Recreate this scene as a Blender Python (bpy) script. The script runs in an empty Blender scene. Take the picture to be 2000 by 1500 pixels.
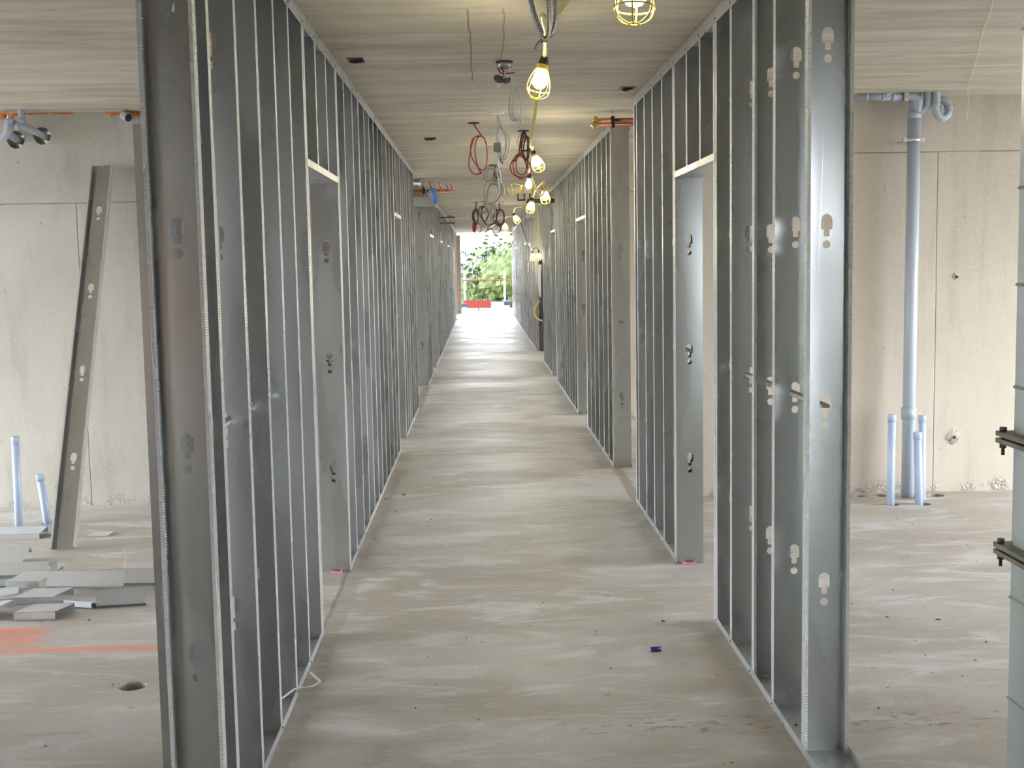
import bpy, bmesh, math, random
from mathutils import Vector, Matrix, Quaternion

random.seed(7)
scene = bpy.context.scene
C = scene.collection

# ------------------------------------------------------------------ camera
CAM_H = 1.70
FPX, PITCH, YAW, ROLL = 2385.06, 0.0978656, 0.0243614, -0.0181369
_f = Vector((math.sin(YAW) * math.cos(PITCH), math.cos(YAW) * math.cos(PITCH), -math.sin(PITCH)))
_r0 = Vector((math.cos(YAW), -math.sin(YAW), 0.0))
_u0 = _r0.cross(_f)
_r = _r0 * math.cos(ROLL) + _u0 * math.sin(ROLL)
_u = -_r0 * math.sin(ROLL) + _u0 * math.cos(ROLL)
cam_data = bpy.data.cameras.new('camera')
cam_data.sensor_width = 36.0
cam_data.sensor_fit = 'HORIZONTAL'
cam_data.lens = FPX / 2000.0 * 36.0
cam_data.clip_start = 0.05
cam_data.clip_end = 1000.0
cam = bpy.data.objects.new('camera', cam_data)
C.objects.link(cam)
M = Matrix((_r, _u, -_f)).transposed().to_4x4()
M.translation = (0, 0, CAM_H)
cam.matrix_world = M
scene.camera = cam

# ------------------------------------------------------------------ world, sun, exposure
world = bpy.data.worlds.new('world')
scene.world = world
world.use_nodes = True
wn = world.node_tree.nodes
wl = world.node_tree.links
bg = wn['Background']
# hazy daylight sky: white at the horizon, bluer and dimmer towards the zenith, nothing below the ground line
tc = wn.new('ShaderNodeTexCoord')
sep = wn.new('ShaderNodeSeparateXYZ')
wl.new(tc.outputs['Generated'], sep.inputs[0])
mr = wn.new('ShaderNodeMapRange'); mr.interpolation_type = 'SMOOTHSTEP'
mr.inputs['From Min'].default_value = 0.02
mr.inputs['From Max'].default_value = 0.75
wl.new(sep.outputs['Z'], mr.inputs['Value'])
mx = wn.new('ShaderNodeMix'); mx.data_type = 'RGBA'
wl.new(mr.outputs['Result'], mx.inputs['Factor'])
mx.inputs['A'].default_value = (0.93, 0.965, 1.0, 1)
mx.inputs['B'].default_value = (0.13, 0.19, 0.30, 1)
wl.new(mx.outputs['Result'], bg.inputs['Color'])
lo = wn.new('ShaderNodeMapRange')
lo.inputs['From Min'].default_value = -0.05
lo.inputs['From Max'].default_value = -0.03
lo.inputs['To Max'].default_value = 10.0
wl.new(sep.outputs['Z'], lo.inputs['Value'])
wl.new(lo.outputs['Result'], bg.inputs['Strength'])

sun_data = bpy.data.lights.new('sun', 'SUN')
sun_data.energy = 3.0
sun_data.angle = math.radians(2.0)
sun_data.color = (1.0, 0.95, 0.85)
sun = bpy.data.objects.new('sun', sun_data)
C.objects.link(sun)
sun.rotation_euler = Vector((0.45, 0.75, -1.25)).to_track_quat('-Z', 'Y').to_euler()

vs = scene.view_settings
vs.view_transform = 'Standard'
vs.look = 'None'
vs.exposure = 1.38
vs.gamma = 1.0
vs.use_curve_mapping = False
scene.cycles.use_denoising = True
scene.cycles.max_bounces = 6
scene.cycles.adaptive_threshold = 0.085
scene.cycles.use_light_tree = False
scene.cycles.diffuse_bounces = 4
scene.cycles.glossy_bounces = 3
scene.cycles.caustics_reflective = False
scene.cycles.caustics_refractive = False
scene.cycles.sample_clamp_indirect = 8.0

# ------------------------------------------------------------------ layout constants
XL, XR = -0.7606, 1.0761          # corridor faces of the two stud partitions
HC = 2.825                        # ceiling height
WEB = 0.150
CXL, CXR = XL - 0.0775, XR + 0.0775
XF = 7.6                          # facade distance
Y0, Y1 = -9.0, 43.2               # roofed length
YT = 48.0                         # terrace end

# ------------------------------------------------------------------ node helpers
class NT:
    def __init__(self, name, color=(.5, .5, .5), rough=.5, metal=0.0, spec=0.5):
        self.m = bpy.data.materials.new(name)
        self.m.use_nodes = True
        self.t = self.m.node_tree
        self.b = self.t.nodes['Principled BSDF']
        self.b.inputs['Base Color'].default_value = (*color, 1)
        self.b.inputs['Roughness'].default_value = rough
        self.b.inputs['Metallic'].default_value = metal
        self.b.inputs['Specular IOR Level'].default_value = spec
    def n(self, kind, **kw):
        nd = self.t.nodes.new(kind)
        for k, v in kw.items():
            setattr(nd, k, v)
        return nd
    def set(self, sock, v):
        if hasattr(v, 'is_output'):
            self.t.links.new(v, sock)
        elif v is not None:
            if isinstance(v, (tuple, list)) and len(v) == 3 and sock.type == 'RGBA':
                v = (*v, 1)
            sock.default_value = v
    def coord(self, rand=False):
        tc = self.n('ShaderNodeTexCoord')
        out = tc.outputs['Object']
        if rand:
            oi = self.n('ShaderNodeObjectInfo')
            mu = self.n('ShaderNodeVectorMath', operation='MULTIPLY')
            cb = self.n('ShaderNodeCombineXYZ')
            for i in range(3):
                self.t.links.new(oi.outputs['Random'], cb.inputs[i])
            self.t.links.new(cb.outputs[0], mu.inputs[0])
            mu.inputs[1].default_value = (71.0, 37.0, 53.0)
            ad = self.n('ShaderNodeVectorMath', operation='ADD')
            self.t.links.new(out, ad.inputs[0])
            self.t.links.new(mu.outputs[0], ad.inputs[1])
            out = ad.outputs[0]
        return out
    def scale(self, vec, s):
        mu = self.n('ShaderNodeVectorMath', operation='MULTIPLY')
        self.t.links.new(vec, mu.inputs[0])
        mu.inputs[1].default_value = s
        return mu.outputs[0]
    def noise(self, vec, scale=1.0, detail=4.0, rough=.55, dist=0.0):
        nd = self.n('ShaderNodeTexNoise')
        self.t.links.new(vec, nd.inputs['Vector'])
        nd.inputs['Scale'].default_value = scale
        nd.inputs['Detail'].default_value = min(detail, 4.0)
        nd.inputs['Roughness'].default_value = rough
        nd.inputs['Distortion'].default_value = dist
        return nd.outputs['Fac']
    def vor(self, vec, scale=1.0, feature='F1'):
        nd = self.n('ShaderNodeTexVoronoi', feature=feature)
        self.t.links.new(vec, nd.inputs['Vector'])
        nd.inputs['Scale'].default_value = scale
        return nd.outputs['Distance']
    def ramp(self, fac, a, b, lo=0.0, hi=1.0):
        nd = self.n('ShaderNodeMapRange', interpolation_type='SMOOTHSTEP')
        self.set(nd.inputs['Value'], fac)
        nd.inputs['From Min'].default_value = a
        nd.inputs['From Max'].default_value = b
        nd.inputs['To Min'].default_value = lo
        nd.inputs['To Max'].default_value = hi
        return nd.outputs['Result']
    def math(self, op, a, b=None):
        nd = self.n('ShaderNodeMath', operation=op)
        self.set(nd.inputs[0], a)
        if b is not None:
            self.set(nd.inputs[1], b)
        return nd.outputs[0]
    def mix(self, fac, a, b):
        nd = self.n('ShaderNodeMix', data_type='RGBA')
        self.set(nd.inputs['Factor'], fac)
        self.set(nd.inputs['A'], a)
        self.set(nd.inputs['B'], b)
        return nd.outputs['Result']
    def xyz(self, vec):
        s = self.n('ShaderNodeSeparateXYZ')
        self.t.links.new(vec, s.inputs[0])
        return s.outputs
    def band(self, v, c, hw, soft):
        d = self.math('ABSOLUTE', self.math('SUBTRACT', v, c))
        return self.ramp(d, hw, hw + soft, 1.0, 0.0)
    def bump(self, h, strength=.3, dist=.01):
        nd = self.n('ShaderNodeBump')
        nd.inputs['Strength'].default_value = strength
        nd.inputs['Distance'].default_value = dist
        self.t.links.new(h, nd.inputs['Height'])
        self.t.links.new(nd.outputs[0], self.b.inputs['Normal'])
        return nd
    def color(self, c):
        self.set(self.b.inputs['Base Color'], c)
    def roughness(self, c):
        self.set(self.b.inputs['Roughness'], c)

def plain(name, color, rough=.5, metal=0., spec=.5, var=.12):
    """a simple material with a little procedural tone variation"""
    k = NT(name, color, rough, metal, spec)
    v = k.coord(True)
    f = k.noise(v, 9.0, 3.0)
    k.color(k.mix(f, tuple(c * (1 - var) for c in color), tuple(min(1, c * (1 + var)) for c in color)))
    return k.m

# ------------------------------------------------------------------ materials
MAT = {}

def galv(name, base=(.50, .52, .525), rough=.27, dent=.0055, knurl=False, metal=.9):
    k = NT(name, base, rough, metal)
    v = k.coord(True)
    low = k.noise(k.scale(v, (6.0, 6.0, .9)), 1.0, 0.0, .4)
    sp = k.noise(k.scale(v, (1, 1, 1)), 60.0, 2.0, .6)
    blot = k.noise(k.scale(v, (5, 5, 1.2)), 1.0, 2.0, .5)
    c = k.mix(sp, tuple(x * .93 for x in base), tuple(x * 1.05 for x in base))
    c = k.mix(k.ramp(blot, .30, .80, 0, .30), c, tuple(x * .72 for x in base))
    k.color(c)
    k.roughness(k.ramp(blot, .25, .8, rough - .06, rough + .10))
    h = k.math('MULTIPLY', low, 1.0)
    if knurl:
        z = k.xyz(k.coord())[2]
        w = k.math('SINE', k.math('MULTIPLY', z, 2 * math.pi / .0075))
        h = k.math('ADD', h, k.math('MULTIPLY', w, .35))
    k.bump(h, 1.0, dent)
    return k.m

MAT['galv'] = galv('galvanised_steel')
MAT['knurl'] = galv('galvanised_knurled_steel', (.74, .76, .77), .30, .0016, True, .5)
MAT['track'] = galv('galvanised_track_steel', (.64, .66, .67), .32, .004, False, .65)
MAT['scrap'] = galv('galvanised_offcut_steel', (.74, .77, .81), .34, .002, False, .7)
MAT['duct'] = galv('duct_sheet_steel', (.58, .63, .62), .38, .003)
MAT['flange'] = plain('dirty_flange_steel', (.22, .20, .16), .5, .6, var=.5)
MAT['back_tint'] = plain('brown_reflection_tint', (.30, .19, .11), .6, var=.25)  # made-up brown for the unseen back wall, added to tint stud reflections
MAT['bolt'] = plain('dark_bolt_steel', (.10, .09, .08), .5, .6, var=.4)
MAT['screw'] = plain('black_screw', (.02, .02, .022), .45, .2)

# floor concrete
k = NT('floor_concrete', (.5, .48, .45), .5, 0, .35)
v = k.coord()
big = k.noise(k.scale(v, (.55, .9, 1)), 1.0, 5.0, .6, .4)
mid = k.noise(k.scale(v, (1.6, 4.2, 1)), 1.0, 6.0, .62, .8)
fine = k.noise(v, 55.0, 4.0, .65)
spot = k.noise(v, 14.0, 2.0, .5)
c = k.mix(k.ramp(big, .32, .68), (.44, .395, .335), (.57, .545, .51))
c = k.mix(k.ramp(mid, .50, .66, 0, .7), c, (.70, .695, .69))
c = k.mix(k.ramp(mid, .46, .30, 0, .5), c, (.36, .31, .25))
c = k.mix(k.ramp(fine, .35, .75, 0, .30), c, (.40, .375, .34))
c = k.mix(k.ramp(spot, .70, .76, 0, .55), c, (.27, .245, .21))
# trowel scuffs
scuff = k.noise(k.scale(v, (3.0, 16.0, 1)), 1.0, 3.0, .5, 2.2)
c = k.mix(k.ramp(scuff, .60, .66, 0, .30), c, (.68, .69, .69))
# orange layout spray on the left room floor
px, py, pz = k.xyz(v)
wob = k.math('MULTIPLY', k.math('SUBTRACT', k.noise(v, 3.2, 3.0), .5), .30)
wob2 = k.math('MULTIPLY', k.math('SUBTRACT', k.noise(v, 7.0, 4.0), .5), .10)
blob = k.math('MULTIPLY', k.ramp(k.math('ADD', px, wob), -1.98, -2.16, 0, 1), k.band(k.math('ADD', py, k.math('MULTIPLY', wob, 1.0)), 5.66, .07, .10))
line = k.math('MULTIPLY', k.band(k.math('ADD', py, wob2), 5.44, .018, .05), k.band(px, -2.1, 1.1, .25))
line2 = k.math('MULTIPLY', k.band(k.math('ADD', py, wob2), 4.86, .012, .05), k.band(px, -3.4, 1.2, .3))
paint = k.math('MAXIMUM', k.math('MAXIMUM', k.math('MULTIPLY', blob, .85), k.math('MULTIPLY', line, .62)), k.math('MULTIPLY', line2, .3))
paint = k.math('MULTIPLY', paint, k.ramp(mid, .30, .58, .45, 1.0))
c = k.mix(paint, c, (.85, .25, .12))
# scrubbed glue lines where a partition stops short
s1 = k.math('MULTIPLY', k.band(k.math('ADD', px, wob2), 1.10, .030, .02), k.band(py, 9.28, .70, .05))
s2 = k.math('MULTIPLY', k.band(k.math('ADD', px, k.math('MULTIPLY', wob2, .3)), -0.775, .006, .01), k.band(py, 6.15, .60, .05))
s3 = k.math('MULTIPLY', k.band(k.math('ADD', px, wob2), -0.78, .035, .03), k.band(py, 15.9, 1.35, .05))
s4 = k.math('MULTIPLY', k.band(k.math('ADD', px, wob2), -0.735, .03, .04), k.math('MULTIPLY', k.band(py, 6.6, 3.3, .3), k.ramp(mid, .42, .56)))  # broken darker strip along the foot of the left partition
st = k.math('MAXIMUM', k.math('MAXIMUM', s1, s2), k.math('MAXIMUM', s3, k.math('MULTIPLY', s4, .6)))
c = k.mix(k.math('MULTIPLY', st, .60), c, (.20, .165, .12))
# spatter of dried mortar near the right partition
spl = k.math('MULTIPLY', k.ramp(k.noise(k.scale(v, (16, 30, 1)), 1.0, 3.0), .56, .62), k.math('MULTIPLY', k.band(py, 4.33, .04, .10), k.band(px, 1.15, .62, .35)))
c = k.mix(k.math('MULTIPLY', spl, .65), c, (.22, .18, .13))
k.color(c)
k.roughness(k.ramp(big, .3, .7, .55, .40))
k.bump(k.noise(v, 40.0, 2.0, .6), .25, .003)
MAT['floor'] = k.m

# ceiling concrete: board-marked, streaks run across the corridor
k = NT('ceiling_concrete', (.45, .42, .36), .8, 0, .2)
v = k.coord()
streak = k.noise(k.scale(v, (.9, 6.0, 1)), 1.0, 7.0, .68, .5)
big = k.noise(k.scale(v, (.35, .8, 1)), 1.0, 4.0, .6)
c = k.mix(k.ramp(streak, .28, .72), (.45, .40, .325), (.70, .645, .545))
c = k.mix(k.ramp(big, .35, .70, 0, .45), c, (.71, .66, .555))
px, py, pz = k.xyz(v)
wob = k.math('MULTIPLY', k.math('SUBTRACT', k.noise(v, 1.2, 3.0), .5), .05)
pw = k.math('ADD', py, wob)
seam = k.math('PINGPONG', k.math('ADD', pw, .03), .61)
ln = k.ramp(seam, .001, .008, 1, 0)
seam2 = k.math('PINGPONG', k.math('ADD', pw, .20), .305)
ln2 = k.ramp(seam2, .002, .008, .25, 0)
lm = k.math('MAXIMUM', ln, ln2)
gate = k.ramp(k.noise(k.scale(v, (.8, 3, 1)), 1.0, 3.0), .46, .66)
c = k.mix(k.math('MULTIPLY', k.math('MULTIPLY', lm, gate), .75), c, (.12, .105, .085))
lg = k.math('MULTIPLY', k.math('MAXIMUM', k.band(k.math('ADD', px, wob), -0.03, .001, .006), k.math('MULTIPLY', k.band(k.math('ADD', px, wob), .134, .001, .005), .8)), k.band(py, 6.6, 1.05, .03))
c = k.mix(k.math('MULTIPLY', lg, .7), c, (.14, .12, .10))
pit = k.ramp(k.noise(k.scale(v, (7, 26, 1)), 1.0, 3.0, .6), .70, .76)
c = k.mix(k.math('MULTIPLY', pit, .7), c, (.13, .115, .10))
k.color(c)
k.bump(k.math('ADD', streak, k.math('MULTIPLY', lm, -.6)), .5, .006)
MAT['ceiling'] = k.m

def wall_mat(name, joint_z, joint_xs, ca, cb, comb):
    k = NT(name, ca, .8, 0, .25)
    v = k.coord()
    px, py, pz = k.xyz(v)
    big = k.noise(k.scale(v, (.9, .9, .7)), 1.0, 5.0, .6, .5)
    vert = k.noise(k.scale(v, (9.0, 9.0, 1.3)), 1.0, 5.0, .6, .4)
    fine = k.noise(v, 38.0, 4.0, .6)
    c = k.mix(k.ramp(big, .3, .7), ca, cb)
    c = k.mix(k.ramp(vert, .50, .72, 0, .45), c, tuple(x * .80 for x in ca))
    c = k.mix(k.ramp(fine, .4, .8, 0, .35), c, tuple(min(1, x * 1.15) for x in cb))
    c = k.mix(k.ramp(k.noise(v, 21.0, 3.0), .70, .75, 0, .6), c, tuple(x * .45 for x in ca))
    wob = k.math('MULTIPLY', k.math('SUBTRACT', k.noise(v, 2.5, 3.0), .5), .012)
    jl = k.math('MULTIPLY', k.band(k.math('ADD', pz, wob), joint_z, .001, .0055), k.ramp(k.noise(v, 3.0, 3.0), .25, .6, .45, 1.0))
    lower = k.ramp(pz, joint_z - .01, joint_z, 1, 0)
    for jx in joint_xs:
        jl = k.math('MAXIMUM', jl, k.math('MULTIPLY', k.band(k.math('ADD', px, wob), jx, .0008, .005), lower))
    c = k.mix(k.math('MULTIPLY', jl, .72), c, tuple(x * .32 for x in ca))
    # honeycombed concrete at the foot of the wall
    wv = k.n('ShaderNodeVectorMath', operation='ADD')
    k.t.links.new(v, wv.inputs[0])
    nz = k.n('ShaderNodeTexNoise'); k.t.links.new(v, nz.inputs['Vector']); nz.inputs['Scale'].default_value = 16.0; nz.inputs['Detail'].default_value = 3.0
    k.t.links.new(k.scale(nz.outputs['Color'], (.09, .09, .09)), wv.inputs[1])
    vo = k.vor(k.scale(wv.outputs[0], (1, 1, 1.5)), 26.0, 'DISTANCE_TO_EDGE')
    patchy = k.ramp(k.noise(v, 7.0, 3.0), .40, .58)
    edge = k.math('ADD', pz, k.math('MULTIPLY', k.math('SUBTRACT', k.noise(v, 2.6, 3.0), .5), .22))
    hc = k.math('MULTIPLY', k.math('MULTIPLY', k.ramp(edge, .03, .11, 1, 0), comb), patchy)
    c = k.mix(k.math('MULTIPLY', hc, k.ramp(vo, .02, .10, .8, 0)), c, tuple(x * .35 for x in ca))
    k.color(c)
    hgt = k.math('ADD', k.math('MULTIPLY', fine, .25), k.math('MULTIPLY', k.math('MULTIPLY', hc, vo), 6.0))
    hgt = k.math('ADD', hgt, k.math('MULTIPLY', jl, -.8))
    k.bump(hgt, .6, .006)
    return k.m

MAT['wall_l'] = wall_mat('left_wall_concrete', 2.19, (-2.867, -5.3), (.405, .378, .325), (.495, .475, .425), .55)
MAT['wall_r'] = wall_mat('right_wall_concrete', 2.437, (3.256, 5.7), (.48, .425, .35), (.56, .505, .42), 1.0)

MAT['pvc'] = plain('grey_plastic_pipe', (.42, .47, .54), .35, 0, .5, .05)
MAT['pvc_blue'] = plain('pale_blue_plastic_pipe', (.44, .53, .70), .35, 0, .5, .04)
MAT['zinc'] = plain('bright_zinc', (.75, .74, .68), .3, 1.0)
MAT['copper'] = plain('copper_pipe', (.50, .20, .11), .32, 1.0, var=.2)
MAT['brass'] = plain('brass_valve', (.62, .47, .16), .3, 1.0)
MAT['yellow'] = plain('yellow_plastic', (.80, .62, .05), .4, 0, .5, .06)
MAT['cable_y'] = plain('yellow_cable_jacket', (.72, .58, .16), .45, 0, .5, .06)
MAT['black'] = plain('black_rubber', (.02, .02, .02), .5)
MAT['white'] = plain('white_plastic', (.80, .80, .78), .4, 0, .5, .03)
MAT['cable_g'] = plain('grey_cable_jacket', (.40, .40, .38), .45)
MAT['cable_w'] = plain('white_cable_jacket', (.62, .62, .60), .45)
MAT['cable_r'] = plain('red_cable_jacket', (.36, .05, .045), .45)
MAT['cable_d'] = plain('dark_maroon_cable_jacket', (.12, .045, .045), .45)
MAT['cable_p'] = plain('purple_cable_jacket', (.10, .06, .12), .45)
MAT['cable_b'] = plain('blue_wire', (.05, .10, .35), .45)
MAT['box_steel'] = plain('junction_box_steel', (.34, .34, .33), .4, .9)
MAT['dark'] = plain('dark_void', (.03, .03, .03), .8)
MAT['blue_tape'] = plain('blue_plastic_wrap', (.10, .25, .62), .35)
MAT['blue_cap'] = plain('navy_plastic', (.012, .012, .22), .35)
MAT['pink'] = plain('pink_flagging', (.80, .36, .48), .5)
MAT['orange'] = plain('orange_sealant', (.85, .26, .06), .7, var=.25)
MAT['red'] = plain('orange_red_mesh', (.16, .012, .006), .6)
MAT['tan'] = plain('tan_timber', (.34, .25, .17), .6, var=.2)
MAT['brown'] = plain('red_brown_steel', (.11, .06, .045), .6, var=.2)
MAT['blue_bin'] = plain('blue_bin_plastic', (.03, .05, .12), .5)
MAT['leaf'] = plain('sunlit_leaves', (.058, .078, .012), .6, var=.45)
MAT['leaf2'] = plain('blue_green_leaves', (.022, .040, .036), .6, var=.35)
MAT['bark'] = plain('tree_bark', (.12, .09, .06), .8, var=.3)
MAT['grass'] = plain('far_ground', (.30, .28, .24), .9, var=.3)
MAT['debris'] = plain('dark_debris', (.10, .09, .08), .7, var=.4)
MAT['strap'] = plain('white_packing_strap', (.78, .78, .76), .4, var=.03)
MAT['strap2'] = plain('straw_packing_strap', (.74, .66, .48), .5, var=.05)

# armoured cable: ribbed
k = NT('armoured_cable', (.30, .30, .31), .38, .9)
v = k.coord()
pz_ = k.xyz(v)
w = k.math('SINE', k.math('MULTIPLY', k.math('ADD', pz_[2], k.math('MULTIPLY', pz_[0], .3)), 2 * math.pi / .0065))
k.color(k.mix(k.ramp(w, -.4, .4), (.16, .16, .165), (.40, .40, .41)))
MAT['armour'] = k.m

k = NT('lit_bulb', (1, 1, 1), .3)
k.b.inputs['Emission Color'].default_value = (1.0, .90, .62, 1)
k.b.inputs['Emission Strength'].default_value = 60.0
MAT['bulb'] = k.m

# ------------------------------------------------------------------ mesh helpers
class MB:
    def __init__(self):
        self.v, self.f, self.mi, self.sm = [], [], [], []
    def add(self, vs_, fs, mi=0, smooth=False):
        o = len(self.v)
        self.v += [tuple(p) for p in vs_]
        for f in fs:
            self.f.append(tuple(i + o for i in f))
            self.mi.append(mi)
            self.sm.append(smooth)
    def box(self, lo, hi, mi=0, mat=None):
        x0, y0, z0 = lo
        x1, y1, z1 = hi
        p = [Vector(q) for q in ((x0, y0, z0), (x1, y0, z0), (x1, y1, z0), (x0, y1, z0), (x0, y0, z1), (x1, y0, z1), (x1, y1, z1), (x0, y1, z1))]
        if mat is not None:
            p = [mat @ q for q in p]
        self.add(p, [(0, 3, 2, 1), (4, 5, 6, 7), (0, 1, 5, 4), (1, 2, 6, 5), (2, 3, 7, 6), (3, 0, 4, 7)], mi)
    def tube(self, pts, r, n=8, mi=0, cap=True, closed=False):
        pts = [Vector(p) for p in pts]
        m = len(pts)
        rs = r if isinstance(r, (list, tuple)) else [r] * m
        tang = []
        for i in range(m):
            a = pts[i - 1] if (i > 0 or closed) else pts[i]
            b = pts[(i + 1) % m] if (i < m - 1 or closed) else pts[i]
            t = (b - a)
            tang.append(t.normalized() if t.length > 1e-9 else Vector((0, 0, 1)))
        ref = Vector((0, 0, 1)) if abs(tang[0].z) < .9 else Vector((1, 0, 0))
        nrm = (ref - tang[0] * ref.dot(tang[0])).normalized()
        rings = []
        for i in range(m):
            if i:
                q = tang[i - 1].rotation_difference(tang[i])
                nrm = (q @ nrm)
                nrm = (nrm - tang[i] * nrm.dot(tang[i])).normalized()
            bn = tang[i].cross(nrm)
            rings.append([pts[i] + (nrm * math.cos(2 * math.pi * j / n) + bn * math.sin(2 * math.pi * j / n)) * rs[i] for j in range(n)])
        vs_ = [p for rg in rings for p in rg]
        fs = []
        for i in range(m if closed else m - 1):
            a, b = i * n, ((i + 1) % m) * n
            for j in range(n):
                j2 = (j + 1) % n
                fs.append((a + j, a + j2, b + j2, b + j))
        self.add(vs_, fs, mi, True)
        if cap and not closed:
            o = len(self.v) - len(vs_)
            self.f.append(tuple(o + j for j in reversed(range(n)))); self.mi.append(mi); self.sm.append(False)
            self.f.append(tuple(o + (m - 1) * n + j for j in range(n))); self.mi.append(mi); self.sm.append(False)
    def lathe(self, prof, n=16, mat=None, mi=0, smooth=True):
        vs_, fs = [], []
        m = len(prof)
        for (r, z) in prof:
            for j in range(n):
                a = 2 * math.pi * j / n
                q = Vector((r * math.cos(a), r * math.sin(a), z))
                vs_.append(mat @ q if mat is not None else q)
        for i in range(m - 1):
            for j in range(n):
                j2 = (j + 1) % n
                fs.append((i * n + j, i * n + j2, (i + 1) * n + j2, (i + 1) * n + j))
        self.add(vs_, fs, mi, smooth)
    def mesh(self, name):
        me = bpy.data.meshes.new(name)
        me.from_pydata(self.v, [], self.f)
        me.polygons.foreach_set('material_index', self.mi)
        me.polygons.foreach_set('use_smooth', self.sm)
        me.update()
        return me
    def build(self, name, mats, parent=None, loc=None):
        me = self.mesh(name)
        for m_ in (mats if isinstance(mats, (list, tuple)) else [mats]):
            me.materials.append(m_)
        return link(name, me, parent, loc)

def link(name, me, parent=None, loc=None):
    o = bpy.data.objects.new(name, me)
    C.objects.link(o)
    if loc is not None:
        o.location = loc
    if parent is not None:
        o.parent = parent
    return o

def tag(o, label=None, cat=None, group=None, kind=None):
    if label: o['label'] = label
    if cat: o['category'] = cat
    if group: o['group'] = group
    if kind: o['kind'] = kind
    return o

def empty(name, loc=(0, 0, 0), label=None, cat=None, group=None):
    o = bpy.data.objects.new(name, None)
    o.empty_display_size = .1
    C.objects.link(o)
    o.location = loc
    return tag(o, label, cat, group)

def rotz(a): return Matrix.Rotation(a, 4, 'Z')
def T(x, y, z): return Matrix.Translation((x, y, z))

def smooth_path(pts, k=6):
    pts = [Vector(p) for p in pts]
    out = []
    n = len(pts)
    for i in range(n - 1):
        p0, p1, p2, p3 = pts[max(i - 1, 0)], pts[i], pts[i + 1], pts[min(i + 2, n - 1)]
        for j in range(k):
            t = j / k
            out.append(.5 * ((2 * p1) + (-p0 + p2) * t + (2 * p0 - 5 * p1 + 4 * p2 - p3) * t * t + (-p0 + 3 * p1 - 3 * p2 + p3) * t ** 3))
    out.append(pts[-1])
    return out

def bake(me, mods):
    """evaluate modifiers into a new mesh"""
    o = bpy.data.objects.new('tmp', me)
    C.objects.link(o)
    for kind, kw in mods:
        md = o.modifiers.new('m', kind)
        for a, b in kw.items():
            setattr(md, a, b)
    dg = bpy.context.evaluated_depsgraph_get()
    dg.update()
    new = bpy.data.meshes.new_from_object(o.evaluated_get(dg))
    bpy.data.objects.remove(o)
    return new

# ------------------------------------------------------------------ the building shell
def cutter(mb_, axis_pt, r, lo, hi, axis='Z', n=28):
    if axis == 'Z':
        mb_.lathe([(0.0001, lo), (r, lo), (r, hi), (0.0001, hi)], n, T(axis_pt[0], axis_pt[1], 0), smooth=False)

def with_holes(name, lo, hi, mats, cyls):
    """box with round core holes; cyls: (p0, p1, r)"""
    b = MB(); b.box(lo, hi)
    o = b.build(name, mats)
    if cyls:
        cm = MB()
        for p0, p1, r in cyls:
            cm.tube([p0, p1], r, 28)
        co = cm.build('cut', MAT['dark'])
        md = o.modifiers.new('b', 'BOOLEAN'); md.object = co; md.operation = 'DIFFERENCE'; md.solver = 'EXACT'
        dg = bpy.context.evaluated_depsgraph_get(); dg.update()
        me = bpy.data.meshes.new_from_object(o.evaluated_get(dg))
        o.modifiers.clear(); o.data = me
        bpy.data.objects.remove(co)
        for p in me.polygons: p.use_smooth = False
    return tag(o, kind='structure')

FLOOR_HOLES = [(-1.466, 4.92, .058), (2.702, 8.575, .042), (2.852, 8.575, .055), (3.225, 8.53, .058),
               (-3.119, 8.12, .058), (-2.975, 8.28, .048), (2.815, 8.24, .045), (3.03, 8.235, .05), (3.01, 8.52, .075)]
with_holes('floor', (-XF, Y0, -.30), (XF, YT, 0), MAT['floor'],
           [((x, y, -.16), (x, y, .1), r) for x, y, r in FLOOR_HOLES])
b = MB(); b.box((-XF - .3, Y0 - .2, HC), (XF + .3, Y1, HC + .3))
tag(b.build('ceiling', MAT['ceiling']), kind='structure')

WLY, WRY = 8.87, 8.68
with_holes('wall_left', (-XF, WLY, 0), (-.955, WLY + .22, HC), MAT['wall_l'],
           [((-3.085, WLY - .1, 2.665), (-3.085, WLY + .4, 2.665), .062), ((-3.27, WLY - .1, 2.64), (-3.27, WLY + .4, 2.64), .062)])
b = MB(); b.box((1.28, WRY, 0), (XF, WRY + .22, HC))
tag(b.build('wall_right', MAT['wall_r']), kind='structure')
# further cross walls between the rooms on both sides
b = MB(); b.box((-XF, 4.42, 0), (-2.9, 4.64, HC)); tag(b.build('wall_left', MAT['wall_l']), kind='structure')
b = MB(); b.box((3.6, 4.0, 0), (XF, 4.22, HC)); tag(b.build('wall_right', MAT['wall_r']), kind='structure')
for i in range(8):
    y = 13.15 + i * 4.28
    if y > Y1 - .5: break
    b = MB(); b.box((-XF, y, 0), (-1.3, y + .22, HC)); tag(b.build('wall_left', MAT['wall_l']), kind='structure')
    b = MB(); b.box((1.6, y - .1, 0), (XF, y + .12, HC)); tag(b.build('wall_right', MAT['wall_r']), kind='structure')
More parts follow.
